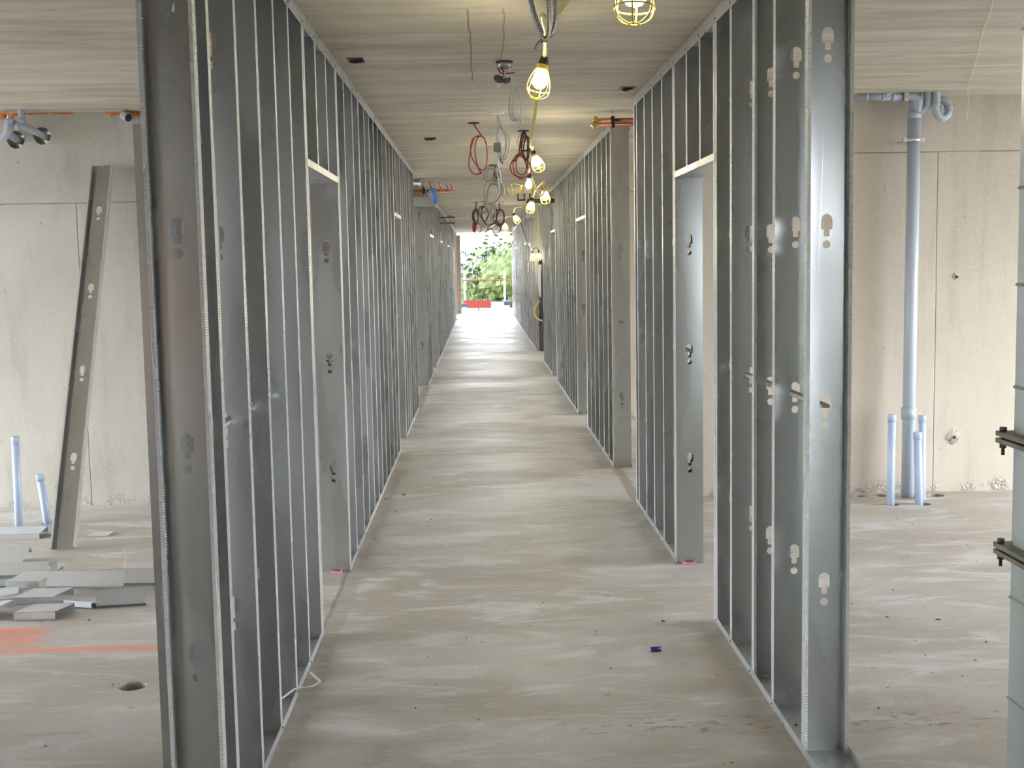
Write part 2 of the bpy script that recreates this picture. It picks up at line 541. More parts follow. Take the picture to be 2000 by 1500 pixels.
# unseen walls behind the camera, closed or opened to shape light and stud reflections
b = MB()
b.box((-XF, Y0 - .2, 0), (2.8, Y0, HC)); b.box((5.4, Y0 - .2, 0), (XF, Y0, HC)); b.box((2.8, Y0 - .2, 0), (5.4, Y0, .6)); b.box((2.8, Y0 - .2, 2.5), (5.4, Y0, HC))
tag(b.build('wall_back', MAT['back_tint']), kind='structure')
b = MB(); b.box((XF, Y0, 0), (XF + .2, 4.0, HC)); tag(b.build('wall_right', MAT['wall_r']), kind='structure')
b = MB()
b.box((-XF - .2, Y0, 0), (-XF, -7.6, HC)); b.box((-XF - .2, -3.2, 0), (-XF, 4.42, HC)); b.box((-XF - .2, -7.6, 2.5), (-XF, -3.2, HC)); b.box((-XF - .2, -7.6, 0), (-XF, -3.2, .5))
tag(b.build('wall_left', MAT['wall_l']), kind='structure')  # opening added to light the unseen brown back wall
# end wall either side of the far opening
b = MB(); b.box((-XF, Y1 - .2, 0), (-.80, Y1, HC)); tag(b.build('wall_far', MAT['wall_l']), kind='structure')
b = MB(); b.box((1.16, Y1 - .2, 0), (XF, Y1, HC)); tag(b.build('wall_far', MAT['wall_l']), kind='structure')

# orange sealant along the head of the left cross wall
def sealant(parent):
    b = MB()
    rnd = random.Random(3)
    x = -3.75
    while x < -2.2:
        w_ = rnd.uniform(.012, .035)
        h_ = rnd.uniform(.006, .022) * (1.6 if -2.62 < x < -2.3 or -3.5 < x < -3.2 else .7)
        if (-2.86 < x < -2.63 and rnd.random() < .75) or rnd.random() < .10:
            x += w_; continue
        p = [(x, WLY - .012, HC - .001), (x + w_, WLY - .012, HC - .001), (x + w_ * .95, WLY - .014, HC - h_), (x + w_ * .4, WLY - .02, HC - h_ * 1.2), (x, WLY - .014, HC - h_ * .8)]
        q = [(a, WLY + .002, c_) for a, _, c_ in p]
        n_ = len(p)
        b.add(p + q, [tuple(range(n_)), tuple(reversed(range(n_, 2 * n_)))] + [(i, i + n_, (i + 1) % n_ + n_, (i + 1) % n_) for i in range(n_)])
        x += w_
    o = b.build('sealant_bead', MAT['orange'], parent)
    tag(o, 'crumbly orange sealant along the top of the concrete wall')
sealant(bpy.data.objects['wall_left'])

# ------------------------------------------------------------------ steel studs
HOLE_Z = (.603, 1.212, 1.818, 2.424)

def hole_half(z0):
    """right-hand outline of a keyhole and its round hole, top to bottom"""
    o = [(0, z0 + .0265)]
    for i in range(1, 6):
        a = math.pi / 2 * (1 - i / 5)
        o.append((.0195 * math.cos(a), z0 + .004 + .0225 * math.sin(a)))
    o += [(.0195, z0 - .021), (.017, z0 - .0255), (.0100, z0 - .0255), (.0100, z0 - .045), (.0085, z0 - .048), (0, z0 - .048)]
    cz, r = z0 - .075, .0135
    o2 = [(r * math.sin(math.pi * i / 8), cz + r * math.cos(math.pi * i / 8)) for i in range(9)]
    return [o, o2]

def stud_mesh(L, holes=HOLE_Z, w=WEB, fl=.041, lip=.0105, z_shift=0.0, mats=('galv', 'knurl'), seg=10, wav=.0009, seed=0):
    rnd = random.Random(seed)
    key = {}
    V, F, MI = [], [], []
    def vid(x, y, z):
        kk = (round(x, 5), round(y, 5), round(z, 5))
        if kk not in key:
            key[kk] = len(V); V.append((x, y, z))
        return key[kk]
    hw = w / 2
    zs = [L * i / seg for i in range(seg + 1)]
    for s in (-1, 1):
        poly = [(0, 0)] + [(s * hw, z) for z in zs] + [(0, L)]
        for z0 in sorted(holes, reverse=True):
            z0 += z_shift
            if z0 > L - .1 or z0 < .15: continue
            for part in hole_half(z0):
                poly += [(s * x, z) for x, z in part]
        # drop duplicates on the centre line that follow each other
        ids = []
        for x, z in poly:
            i = vid(x, 0, z)
            if not ids or ids[-1] != i: ids.append(i)
        if s < 0: ids = ids[::-1]
        F.append(tuple(ids)); MI.append(0)
        offs = [rnd.uniform(-wav, wav) for _ in zs]
        for i in range(seg):
            za, zb = zs[i], zs[i + 1]
            xa, xb = s * (hw + offs[i]), s * (hw + offs[i + 1])
            q = [vid(s * hw, 0, za), vid(xa, fl, za), vid(xb, fl, zb), vid(s * hw, 0, zb)]
            F.append(tuple(q if s > 0 else q[::-1])); MI.append(1)
            if lip > 0:
                q = [vid(xa, fl, za), vid(s * (hw - lip), fl, za), vid(s * (hw - lip), fl, zb), vid(xb, fl, zb)]
                F.append(tuple(q if s > 0 else q[::-1])); MI.append(1)
    me = bpy.data.meshes.new('stud')
    me.from_pydata(V, [], F)
    me.polygons.foreach_set('material_index', MI)
    for m_ in mats: me.materials.append(MAT[m_])
    me.update()
    return bake(me, [('SOLIDIFY', dict(thickness=.0013, offset=-1.0))])

SL = HC - .012
STUDS = [stud_mesh(SL, z_shift=d, seed=i) for i, d in enumerate((0, .006, -.008))]
HEAD = 2.187
CRIP = stud_mesh(HC - HEAD - .006, holes=(2.424 - HEAD,), seed=9)

def track_mesh(length, up=True, h=.034, w=.155, th=.0014, tears=(), seed=0):
    """U-shaped runner lying along +y"""
    b = MB()
    hw = w / 2
    s = 1 if up else -1
    b.box((-hw, 0, min(0, s * th)), (hw, length, max(0, s * th)))
    for sd in (-1, 1):
        x0, x1 = sorted((sd * hw, sd * (hw - th)))
        b.box((x0, 0, min(0, s * h)), (x1, length, max(0, s * h)))
    return b.mesh('track')

def partition(name, label, cx, side, studs, bottoms, top, doors, bridge, openers=()):
    """one framed partition: studs are (y) positions of the web; doors are (y_near, y_far)"""
    root = empty(name, (cx, studs[0], 0), label, 'wall frame')
    def put(nm, me, x, y, z, rot=0.0):
        o = link(nm, me, root)
        o.location = (x, y - studs[0], z)
        if rot: o.rotation_euler.z = rot
        return o
    for i, y in enumerate(studs):
        me = STUDS[i % 3]
        if y in openers:
            put('stud', me, 0, y, .003, math.pi)
        else:
            put('stud', me, 0, y, .003)
    for a, c_ in bottoms:
        me = track_mesh(c_ - a, True, .034)
        me.materials.append(MAT['track'])
        o = put('bottom_track', me, 0, a, .0005)
    for a, c_ in top:
        me = track_mesh(c_ - a, False, .064)
        me.materials.append(MAT['track'])
        put('top_track', me, 0, a, HC - .0005)
    for a, c_ in doors:
        me = track_mesh(c_ - a, True, .034, .156)
        me.materials.append(MAT['track'])
        put('door_header', me, 0, a, HEAD - .034)
        n_ = 2
        for j in range(1, n_ + 1):
            put('cripple_stud', CRIP, 0, a + (c_ - a) * j / (n_ + 1) - .02, HEAD - .03)
    for a, c_ in bridge:
        b = MB()
        L = c_ - a
        b.box((-.016, 0, 0), (.016, L, .0015)); b.box((-.016, 0, 0), (-.0145, L, .013)); b.box((.0145, 0, 0), (.016, L, .013))
        put('bridging_channel', b.mesh('bridging_channel'), 0, a, 1.197).data.materials.append(MAT['track'])
    return root

def rng(a, c_, step):
    n_ = max(1, round((c_ - a) / step))
    return [a + (c_ - a) * i / n_ for i in range(n_ + 1)]

BX = .046   # second stud of a boxed jamb
L1 = partition('stud_partition', 'long steel stud partition nearest on the left, with two door openings', CXL, -1,
    [3.44, 3.57, 3.97, 4.35, 4.73, 5.10, 5.50, 5.50 + BX, 6.735, 6.735 + BX, 7.14, 7.60, 7.98, 8.37, 8.74, 9.10, 9.47, 9.88, 10.33, 10.70, 11.06, 11.06 + BX,
     12.03, 12.03 + BX, 12.40, 12.76, 13.12, 13.55, 14.0, 14.46],
    [(3.30, 5.56), (6.735, 11.12), (12.03, 14.53)], [(3.30, 14.53)], [(5.545, 6.74), (11.10, 12.035)],
    [(3.52, 5.6), (6.70, 11.15), (12.0, 14.5)], openers=(3.44,))
R1 = partition('stud_partition', 'steel stud partition nearest on the right, with one door opening', CXR, 1,
    [4.06, 4.46, 4.84, 5.23, 5.56, 5.56 + BX, 6.745, 6.745 + BX, 7.20, 7.60, 7.97, 8.36, 8.49],
    [(3.60, 5.61), (6.745, 8.55)], [(3.60, 8.55)], [(5.60, 6.75)], [(4.055, 5.65), (6.72, 8.5)], openers=(4.06, 4.84))
R2 = partition('stud_partition', 'right steel stud partition beyond the copper pipe stubs', CXR, 1,
    [10.03] + rng(10.35, 12.43, .40) + [12.43 + BX, 13.70, 13.70 + BX] + rng(14.1, 17.42, .41) + [17.42 + BX, 18.52] + rng(18.9, 21.05, .43),
    [(10.0, 12.49), (13.70, 17.48), (18.52, 21.10)], [(10.0, 21.10)], [(12.47, 13.71), (17.46, 18.53)],
    [(10.0, 12.5), (13.68, 17.5), (18.5, 21.0)])
R3 = partition('stud_partition', 'farthest right steel stud partition past the electrical recess', CXR, 1,
    rng(23.9, 28.4, .41) + rng(29.5, 35.9, .46) + rng(36.9, 41.5, .46),
    [(23.88, 28.44), (29.5, 35.95), (36.9, 41.55)], [(23.88, 41.55)], [(28.42, 29.52), (35.92, 36.92)], [(23.88, 28.4), (29.5, 35.9)])
L2 = partition('stud_partition', 'left steel stud partition beyond the copper pipes with blue wrap', CXL, -1,
    rng(17.30, 19.0, .42) + [19.0 + BX, 20.4] + rng(20.8, 24.2, .42) + [24.25, 25.3] + rng(25.7, 29.5, .45),
    [(17.28, 19.06), (20.38, 24.3), (25.28, 29.55)], [(17.28, 29.55)], [(19.04, 20.41), (24.25, 25.31)], [(17.3, 19.0), (20.4, 24.2)])
L3 = partition('stud_partition', 'farthest left steel stud partition before the brown column', CXL, -1,
    rng(30.7, 37.2, .45), [(30.68, 37.25)], [(29.6, 37.25)], [(29.6, 30.7)], [])

# screws and small loose bits on the near runners
def screws(root, x, ys, z):
    for y in ys:
        b = MB()
        b.lathe([(0.0001, 0), (.0055, 0), (.0045, .004), (.0001, .005)], 8)
        o = b.build('screw', MAT['screw'], root)
        o.location = (x, y - root.location.y, z)
        o.rotation_euler.y = random.uniform(-.4, .4)
screws(L1, -.02, (4.50, 4.66, 4.80, 4.92, 5.02, 5.40), .002)
screws(R1, -.03, (4.22, 4.30, 4.66, 5.02), .002)
def side_screws(root, s, ys, z):
    for y in ys:
        b = MB()
        b.lathe([(0.0001, 0), (.0045, 0), (.004, .0025), (.0001, .0035)], 8, Matrix.Rotation(s * math.pi / 2, 4, 'Y'))
        o = b.build('screw', MAT['screw'], root)
        o.location = (s * .0776, y - root.location.y, z)
side_screws(L1, 1, (3.99, 4.37, 4.75, 5.12, 7.16, 7.62), .018)
side_screws(R1, -1, (4.48, 4.86, 5.25, 5.58, 7.22, 7.62, 6.78), .018)
side_screws(L1, 1, (5.12, 5.52, 5.9, 6.3, 6.76, 7.16, 7.62, 8.0), HC - .045)
side_screws(R1, -1, (4.86, 5.25, 5.58, 6.0, 6.38, 6.77, 7.22, 7.62, 8.0), HC - .045)

# ------------------------------------------------------------------ loose studs
lean_me = stud_mesh(2.78, seed=21, mats=('galv', 'track'))
o = link('loose_stud', lean_me)
tag(o, 'loose galvanised stud leaning against the left concrete wall', 'steel stud')
base = Vector((-2.592, 7.45, .004)); top = Vector((-2.636, 8.79, 2.45))
ax_z = (top - base).normalized()
ax_y = (Vector((0, -1, 0)) - ax_z * Vector((0, -1, 0)).dot(ax_z)).normalized()
ax_x = ax_y.cross(ax_z)
o.matrix_world = Matrix.Translation(base) @ Matrix((ax_x, ax_y, ax_z)).transposed().to_4x4()
dk = stud_mesh(2.165, seed=22, mats=('galv', 'galv'))
o = link('loose_stud', dk, None, (-1.021, 3.98, .002))
tag(o, 'shorter stud standing upright behind the end of the left partition', 'steel stud')

# ------------------------------------------------------------------ grey plastic pipework
def pipe_thing(name, label, cat='pipe', loc=(0, 0, 0), group=None):
    return empty(name, loc, label, cat, group)

def stub(x, y, top, r, lean, label, mat='pvc_blue'):
    t = empty('pipe_stub', (x, y, 0), label, 'pipe', 'capped pipe stubs')
    b = MB()
    p0, p1 = Vector((0, 0, -.10)), Vector((lean, 0, top))
    b.tube([p0, p1], r, 20)
    b.build('pipe', MAT[mat], t)
    b = MB()
    d = (p1 - p0).normalized()
    b.tube([p1 - d * .045, p1 - d * .004, p1 + d * .002], [r * 1.10, r * 1.10, r * 1.02], 20)
    b.build('cap', MAT[mat], t)
    return t
stub(-3.119, 8.12, .62, .0255, .010, 'taller capped grey pipe stub rising from the left room floor')
stub(-2.975, 8.28, .335, .0255, -.045, 'shorter tilted capped pipe stub beside the leaning stud')
stub(2.800, 8.245, .625, .0265, .004, 'capped pipe stub left of the tall grey stack')
stub(3.000, 8.235, .500, .0265, -.022, 'shortest capped pipe stub in front of the tall grey stack')
stub(3.075, 8.40, .595, .0265, -.005, 'capped pipe stub right of the tall grey stack')

def run(mb_, pts, r, n=18, k_=6):
    mb_.tube(smooth_path(pts, k_) if len(pts) > 2 else pts, r, n)
def collar(b, p, d, r, h):
    p, d = Vector(p), Vector(d).normalized()
    b.tube([p - d * h / 2, p + d * h / 2], r, 20)

st = empty('drain_stack', (3.015, 8.52, 0), 'tall vertical grey drain stack against the right concrete wall', 'drain pipe')
b = MB(); b.tube([(0, 0, -.1), (.006, 0, 1.3), (.012, 0, 2.70)], .0445, 24); b.build('pipe', MAT['pvc'], st)
b = MB(); b.tube([(.001, 0, .555), (.001, 0, .64)], .0515, 24); b.build('coupling', MAT['pvc'], st)
b = MB(); collar(b, (.013, 0, 2.675), (0, 0, 1), .049, .05); b.build('coupling', MAT['pvc'], st)
b = MB()
b.tube([(.010, 0, 2.495), (.010, 0, 2.518)], .0475, 24)
for s in (-1, 1):
    b.box((.010 + s * .045, -.012, 2.493), (.010 + s * .075, .012, 2.520))
    b.tube([(.010 + s * .062, -.024, 2.506), (.010 + s * .062, .15, 2.506)], .004, 8)
b.build('pipe_clamp', MAT['zinc'], st)
b = MB()
# sweep down from the ceiling, elbow from the horizontal run, straight riser behind
run(b, [(.096, -.025, HC + .02), (.096, -.025, 2.80), (.096, -.025, 2.765), (.088, -.022, 2.728), (.058, -.015, 2.702), (.015, -.008, 2.685)], .0275, 18)
run(b, [(-.065, -.022, 2.80), (-.025, -.024, 2.80), (.012, -.028, 2.788), (.027, -.030, 2.755), (.024, -.02, 2.70)], .029, 18)
b.tube([(.018, .012, 2.60), (.022, .015, 2.74), (.026, .018, HC + .01)], [.044, .040, .036], 20)
b.build('branch_fitting', MAT['pvc'], st)

hp = empty('drain_pipe', (2.85, 8.51, 2.80), 'short horizontal grey drain pipe under the ceiling beside the stack', 'drain pipe')
b = MB(); b.tube([(-.22, 0, .006), (.115, 0, 0)], .0285, 20); b.build('pipe', MAT['pvc'], hp)
for x_ in (-.165, -.05, .02, .108):
    b = MB(); collar(b, (x_, 0, .002), (1, 0, 0), .033, .018); b.build('coupling', MAT['pvc'], hp)
b = MB(); run(b, [(-.035, -.01, .005), (0.0, -.012, .035), (.035, -.015, .052), (.05, -.015, .07)], .023, 16); b.build('branch_arm', MAT['pvc'], hp)
b = MB(); b.tube([(.105, -.02, .02), (.105, -.02, .06)], .004, 8); b.box((.09, -.04, -.03), (.12, .04, .028)); b.build('hanger', MAT['zinc'], hp)

tr = empty('drain_trap', (3.165, 8.50, 2.72), 'grey curled drain trap hanging from the ceiling right of the stack', 'drain pipe')
b = MB()
run(b, [(-.005, -.03, .12), (-.005, -.03, .04), (-.008, -.03, -.01), (.010, -.028, -.055), (.048, -.02, -.072), (.085, -.01, -.045), (.093, 0, -.005), (.082, .01, .035), (.05, .02, .055), (.03, .03, .04), (.025, .04, -.01)], .026, 18)
b.build('pipe', MAT['pvc'], tr)
b = MB(); collar(b, (-.006, -.03, .02), (0, 0, 1), .0295, .02); b.build('coupling', MAT['pvc'], tr)
b = MB(); collar(b, (.092, 0, .0), (0, .1, 1), .0295, .018); b.build('coupling', MAT['pvc'], tr)

cl = empty('drain_pipe', (-3.16, 8.70, 2.75), 'grey drain fittings hanging under the ceiling at the upper left', 'drain pipe')
b = MB()
run(b, [(0, 0, .09), (0, 0, .04), (-.002, 0, -.01), (-.02, 0, -.035)], .0235, 18)
run(b, [(-.03, -.01, -.035), (.01, 0, -.04), (.05, .07, -.058), (.085, .20, -.085), (.09, .34, -.09)], .0235, 18)
run(b, [(-.05, -.02, -.02), (-.075, -.02, -.01), (-.082, -.03, -.055), (-.10, -.03, -.095), (-.15, -.02, -.105), (-.22, -.01, -.07), (-.26, 0, -.045)], .030, 18)
run(b, [(-.10, .02, -.08), (-.11, .15, -.10), (-.11, .34, -.11)], .026, 16)
b.build('pipe', MAT['pvc'], cl)
b = MB(); collar(b, (-.001, 0, .0), (0, 0, 1), .028, .03); b.build('coupling', MAT['pvc'], cl)
b = MB(); collar(b, (-.02, -.01, -.036), (1, 0, -.1), .029, .03); b.build('coupling', MAT['pvc'], cl)
b = MB(); b.tube([(-.085, -.02, .074), (-.085, -.02, -.005)], .004, 8)
run(b, [(-.10, -.02, -.03), (-.095, -.02, .01), (-.085, -.02, .02), (-.075, -.02, .01), (-.06, -.02, -.03)], .003, 6)
b.build('hanger', MAT['zinc'], cl)
el = empty('pipe_elbow', (-2.47, 8.80, 2.785), 'open grey pipe elbow poking from the left wall under the ceiling', 'drain pipe')
b = MB(); run(b, [(.0, .07, .005), (-.005, .02, .005), (.0, -.02, .0), (.03, -.04, -.015)], [.032] * 19, 18); b.build('pipe', MAT['pvc'], el)
b = MB(); b.tube([(.029, -.0395, -.0145), (.033, -.0425, -.0165)], .027, 16); b.build('opening', MAT['dark'], el)  # near-black disc painted as the shade inside the pipe mouth

# fixing patches in the right wall
for (z, r_, lab) in ((1.557, .026, 'upper chipped tie hole in the right concrete wall'), (.399, .055, 'lower patched tie hole in the right concrete wall')):
    t = empty('tie_hole', (3.40, WRY, z), lab, 'tie hole')
    b = MB()
    rnd = random.Random(int(z * 100))
    n_ = 20
    ring = [(r_ * rnd.uniform(.75, 1.15) * math.cos(2 * math.pi * i / n_), -.0012 - .004 * rnd.random(), r_ * rnd.uniform(.75, 1.15) * math.sin(2 * math.pi * i / n_)) for i in range(n_)]
    inner = [(p[0] * .45, -.010 * rnd.uniform(.6, 1.1), p[2] * .45) for p in ring]
    back = [(p[0] * 1.05, .002, p[2] * 1.05) for p in ring]
    b.add(ring + inner + back, [((i + 1) % n_, i, n_ + i, n_ + (i + 1) % n_) for i in range(n_)] + [(i, (i + 1) % n_, 2 * n_ + (i + 1) % n_, 2 * n_ + i) for i in range(n_)] + [tuple(reversed(range(n_, 2 * n_)))])
    b.build('mortar_ring', MAT['wall_r'], t)
    b = MB(); b.tube([(.003, -.012, -.006), (.003, .01, -.006)], .011, 12); b.build('bore_shade', MAT['dark'], t)  # near-black plug painted as the shade inside the hole

# ------------------------------------------------------------------ duct riser at the right edge
dr = empty('duct_riser', (1.462, 3.30, 0), 'flanged sheet metal duct standing at the right edge', 'duct')
def sect(z0, z1, beads):
    b = MB()
    W_, D_ = .52, .62
    b.box((0, -D_, z0), (W_, 0, z1))
    for z in beads:
        b.tube([(-.001, 0.0, z), (-.001, -D_, z)], .005, 6)
        b.tube([(0, .001, z), (W_, .001, z)], .005, 6)
    b.build('duct_section', MAT['duct'], dr)
sect(.003, .868, (.16, .46, .75)); sect(.900, 1.182, ()); sect(1.214, 2.02, (1.34, 1.62, 1.88)); sect(2.023, 2.60, (2.3,))
for z in (.884, 1.198):
    for dz in (-.016, .003):
        b = MB(); b.box((-.036, -.655, z + dz), (.555, .036, z + dz + .013))
        fl = b.build('flange', MAT['flange'], dr)
    for bx, by in ((-.022, .018), (-.022, -.25), (-.022, -.5)):
        b = MB()
        b.tube([(bx, by, z + .016), (bx, by, z + .028)], .011, 6)
        b.tube([(bx, by, z - .05), (bx, by, z + .02)], .005, 8)
        b.tube([(bx, by, z - .030), (bx, by, z - .017)], .010, 6)
        b.build('bolt', MAT['bolt'], fl)

# ------------------------------------------------------------------ ceiling: string lights
def lamp(pos, rot, label, open_cage=False):
    t = empty('work_light', pos, label, 'work light', 'caged string lights')
    R_ = rot.to_4x4()
    b = MB()     # socket: hangs at the top (+z), bulb below
    b.lathe([(.0001, .098), (.014, .098), (.017, .090), (.021, .075), (.021, .052), (.018, .046), (.0001, .046)], 16, R_)
    b.build('socket', MAT['black'], t)
    b = MB()
    b.lathe([(.0175, .048), (.016, .036), (.022, .022), (.0285, .006), (.031, -.010), (.0285, -.026), (.020, -.037), (.008, -.042), (.0001, -.0425)], 20, R_)
    b.build('bulb', MAT['bulb'], t)
    b = MB()
    CR = Matrix.Translation((0, 0, 0))
    if open_cage:
        CR = Matrix.Translation((-.105, 0, -.055)) @ Matrix.Rotation(math.radians(75), 4, 'Y')
    Mx = R_ @ CR
    b.lathe([(.022, .060), (.027, .060), (.027, .040), (.022, .040)], 18, Mx, smooth=False)
    prof = [(.026, .042), (.036, .022), (.046, -.002), (.052, -.026), (.053, -.046), (.046, -.066), (.030, -.080), (.012, -.086)]
    n_ = 6
    for i in range(n_):
        if open_cage and i in (1, 2): continue
        a = 2 * math.pi * i / n_ + .3
        b.tube(smooth_path([Mx @ Vector((r_ * math.cos(a), r_ * math.sin(a), z)) for r_, z in prof], 2), .0026, 6)
    for r_, z in ((.0530, -.046), (.012, -.086)):
        b.tube([Mx @ Vector((r_ * math.cos(2 * math.pi * i / 18), r_ * math.sin(2 * math.pi * i / 18), z)) for i in range(18)], .0026, 6, closed=True)
    b.build('cage', MAT['yellow'], t)
    return t

def rot_to(d):
    """rotation taking +z (socket side) to direction d"""
    return Vector((0, 0, 1)).rotation_difference(Vector(d).normalized()).to_matrix()

LAMPS = [
    ((.398, 3.10, 2.372), (.05, .1, 1), 'large caged work light cut by the top edge of the view', False),
    ((.275, 5.35, 2.490), (.22, .1, 1), 'caged work light hanging second from the front', False),
    ((.452, 9.50, 2.480), (-.35, .1, 1), 'third caged work light, beside the red and purple cable coil', False),
    ((.471, 11.5, 2.440), (.10, 0, 1), 'work light with its yellow cage swung open', True),
    ((.672, 12.5, 2.385), (-.15, 0, 1), 'caged work light next to the right partition behind the open cage', False),
    ((.593, 14.0, 2.355), (.25, 0, 1), 'caged work light just below the open cage', False),
    ((.572, 19.0, 2.400), (-.5, 0, 1), 'small caged work light above the sloping dark cord', False),
    ((.480, 23.0, 2.415), (-.3, 0, 1), 'small caged work light left of the sloping dark cord', False),
    ((.945, 22.0, 1.832), (.10, 0, 1), 'left of the two low work lights by the electrical recess', False),
    ((1.050, 21.9, 1.838), (.05, 0, 1), 'right of the two low work lights by the electrical recess', False),
    ((.274, 30.0, 2.49), (0, 0, 1), 'tiny far work light against the bright opening', False),
    ((.700, 27.0, 2.275), (0, 0, 1), 'tiny far work light at the right corner of the bright opening', False),
]
sock = []
for p, d, lab, oc in LAMPS:
    lamp(p, rot_to(d), lab, oc)
    sock.append(Vector(p) + Vector(d).normalized() * .095)

def sag(a, c_, s, n_=8):
    a, c_ = Vector(a), Vector(c_)
    return [a.lerp(c_, i / n_) + Vector((0, 0, -4 * s * (i / n_) * (1 - i / n_))) for i in range(n_ + 1)]

# the yellow feed cable, hung in swags below the ceiling
sc = empty('light_string_cable', (.4, 3.0, 2.6), 'yellow cable stringing the near work lights along the ceiling', 'cable')
def cab(name, pts, r, mat, parent, k_=5, n=8):
    b = MB()
    o_ = parent.location if parent is not None else Vector((0, 0, 0))
    b.tube([p - o_ for p in smooth_path([Vector(p) for p in pts], k_)], r, n)
    return b.build(name, MAT[mat], parent)
cab('cable', [(.30, 2.2, 2.70), (.36, 2.75, 2.62), (.40, 3.02, 2.58), tuple(sock[0] + Vector((.002, .01, .05))), tuple(sock[0])], .0075, 'cable_y', sc)
cab('cable', [tuple(sock[0]), (.400, 3.16, 2.56), (.36, 3.45, 2.57), (.30, 3.75, 2.515), (.255, 4.1, 2.50), (.235, 4.3, 2.55), (.245, 4.6, 2.60), (.285, 5.1, 2.63), tuple(sock[1])], .0075, 'cable_y', sc)
cab('cable', [tuple(sock[1]), (.305, 5.42, 2.62), (.30, 5.9, 2.56), (.31, 6.6, 2.50), (.33, 7.6, 2.47), (.37, 8.7, 2.52), (.41, 9.3, 2.58), tuple(sock[2])], .0095, 'cable_y', sc)
cab('cable', [tuple(sock[2]), (.44, 9.7, 2.58), (.45, 10.4, 2.52), (.47, 11.2, 2.56), tuple(sock[3])], .0095, 'cable_y', sc)
cab('cable', [tuple(sock[3]), (.52, 11.8, 2.50), (.60, 12.1, 2.36), (.66, 12.3, 2.42), tuple(sock[4])], .0095, 'cable_y', sc)
cab('cable', [tuple(sock[4]), (.68, 12.9, 2.55), (.64, 13.6, 2.52), tuple(sock[5])], .0095, 'cable_y', sc)
s2c = empty('light_string_cable', (.5, 15, 2.6), 'yellow cable stringing the far work lights along the corridor', 'cable')
cab('cable', [tuple(sock[5]), (.62, 14.5, 2.60), (.60, 16.5, 2.48), (.55, 18.5, 2.55), tuple(sock[6])], .010, 'cable_y', s2c)
cab('cable', [tuple(sock[6]), (.60, 19.5, 2.43), (.66, 19.9, 2.41), (.6, 20.8, 2.5), (.5, 22.3, 2.56), tuple(sock[7])], .011, 'cable_y', s2c)
cab('cable', [tuple(sock[7]), (.55, 23.6, 2.36), (.62, 24.1, 2.33), (.68, 24.6, 2.43), (.71, 26, 2.5), tuple(sock[11])], .012, 'cable_y', s2c)
cab('cable', [tuple(sock[11]), (.6, 27.8, 2.55), (.4, 29.2, 2.66), tuple(sock[10])], .012, 'cable_y', s2c)
drp = empty('drop_cord', (.7, 20, 2.4), 'dark cord sloping down to the two low work lights', 'cable')
cab('cord', [(.66, 19.9, 2.405), (.76, 20.6, 2.20), (.86, 21.3, 2.02), tuple(sock[8])], .007, 'black', drp)
cab('cord', [tuple(sock[8]), (.98, 21.95, 1.97), (1.02, 21.9, 1.98), tuple(sock[9])], .007, 'black', drp)
cab('plug', [(.835, 21.15, 2.065), (.85, 21.25, 2.045), (.865, 21.35, 2.02)], .022, 'white', drp)
cab('cord', [tuple(sock[9]), (1.055, 21.9, 2.10), (1.05, 21.9, 2.45), (1.03, 21.85, 2.80)], .010, 'cable_y', drp)

# ------------------------------------------------------------------ ceiling: hanging cables
def coil_pts(cx, cy, cz, rx, rz, turns, jit, seed, tilt=.3, start=math.pi / 2, per=14):
    rnd = random.Random(seed)
    out = []
    n_ = int(turns * per)
    for i in range(n_ + 1):
        a = start + 2 * math.pi * i / per
        q = i / per
        jx = jit * math.sin(q * 2.3 + seed) ; jz = jit * math.cos(q * 1.7 + seed * 2)
        r1 = 1 + .12 * math.sin(q * 3.1 + seed) + .10 * math.sin(a * 2 + seed) + .06 * math.cos(a * 3 + 2 * seed)
        out.append((cx + (rx * r1 + jx) * math.cos(a), cy + tilt * rx * math.sin(a * .5 + seed) + .006 * i / per, cz + (rz * r1 + jz) * math.sin(a)))
    return out

def hang(label, top, plate_r, plate_mat, coils, extras=(), cat='cable'):
    """a cable bundle hanging from a ceiling box: coils = (mat, r, cx, cz(rel), rx, rz, turns, seed)"""
    x, y = top
    t = empty('hanging_cable', (x, y, HC), label, cat, 'cable bundles hanging from the ceiling')
    b = MB()
    b.lathe([(.0001, -.006), (plate_r, -.006), (plate_r, 0), (.0001, 0)], 12, smooth=False)
    b.build('ceiling_plate', MAT[plate_mat], t)
    for i, (mat, r, cx, cz, rx, rz, turns, seed) in enumerate(coils):
        pts = coil_pts(cx, 0, cz, rx, rz, turns, rx * .30, seed)
        pts = [(0, 0, -.004), (cx * .3, 0, (cz + rz) * .45), (cx * .8, 0, (cz + rz) * .9)] + pts
        b = MB(); b.tube(smooth_path(pts, 3), r, 6)
        b.build('cable', MAT[mat], t)
    for mat, r, pts in extras:
        b = MB(); b.tube(smooth_path(pts, 4), r, 6)
        b.build('cable', MAT[mat], t)
    return t

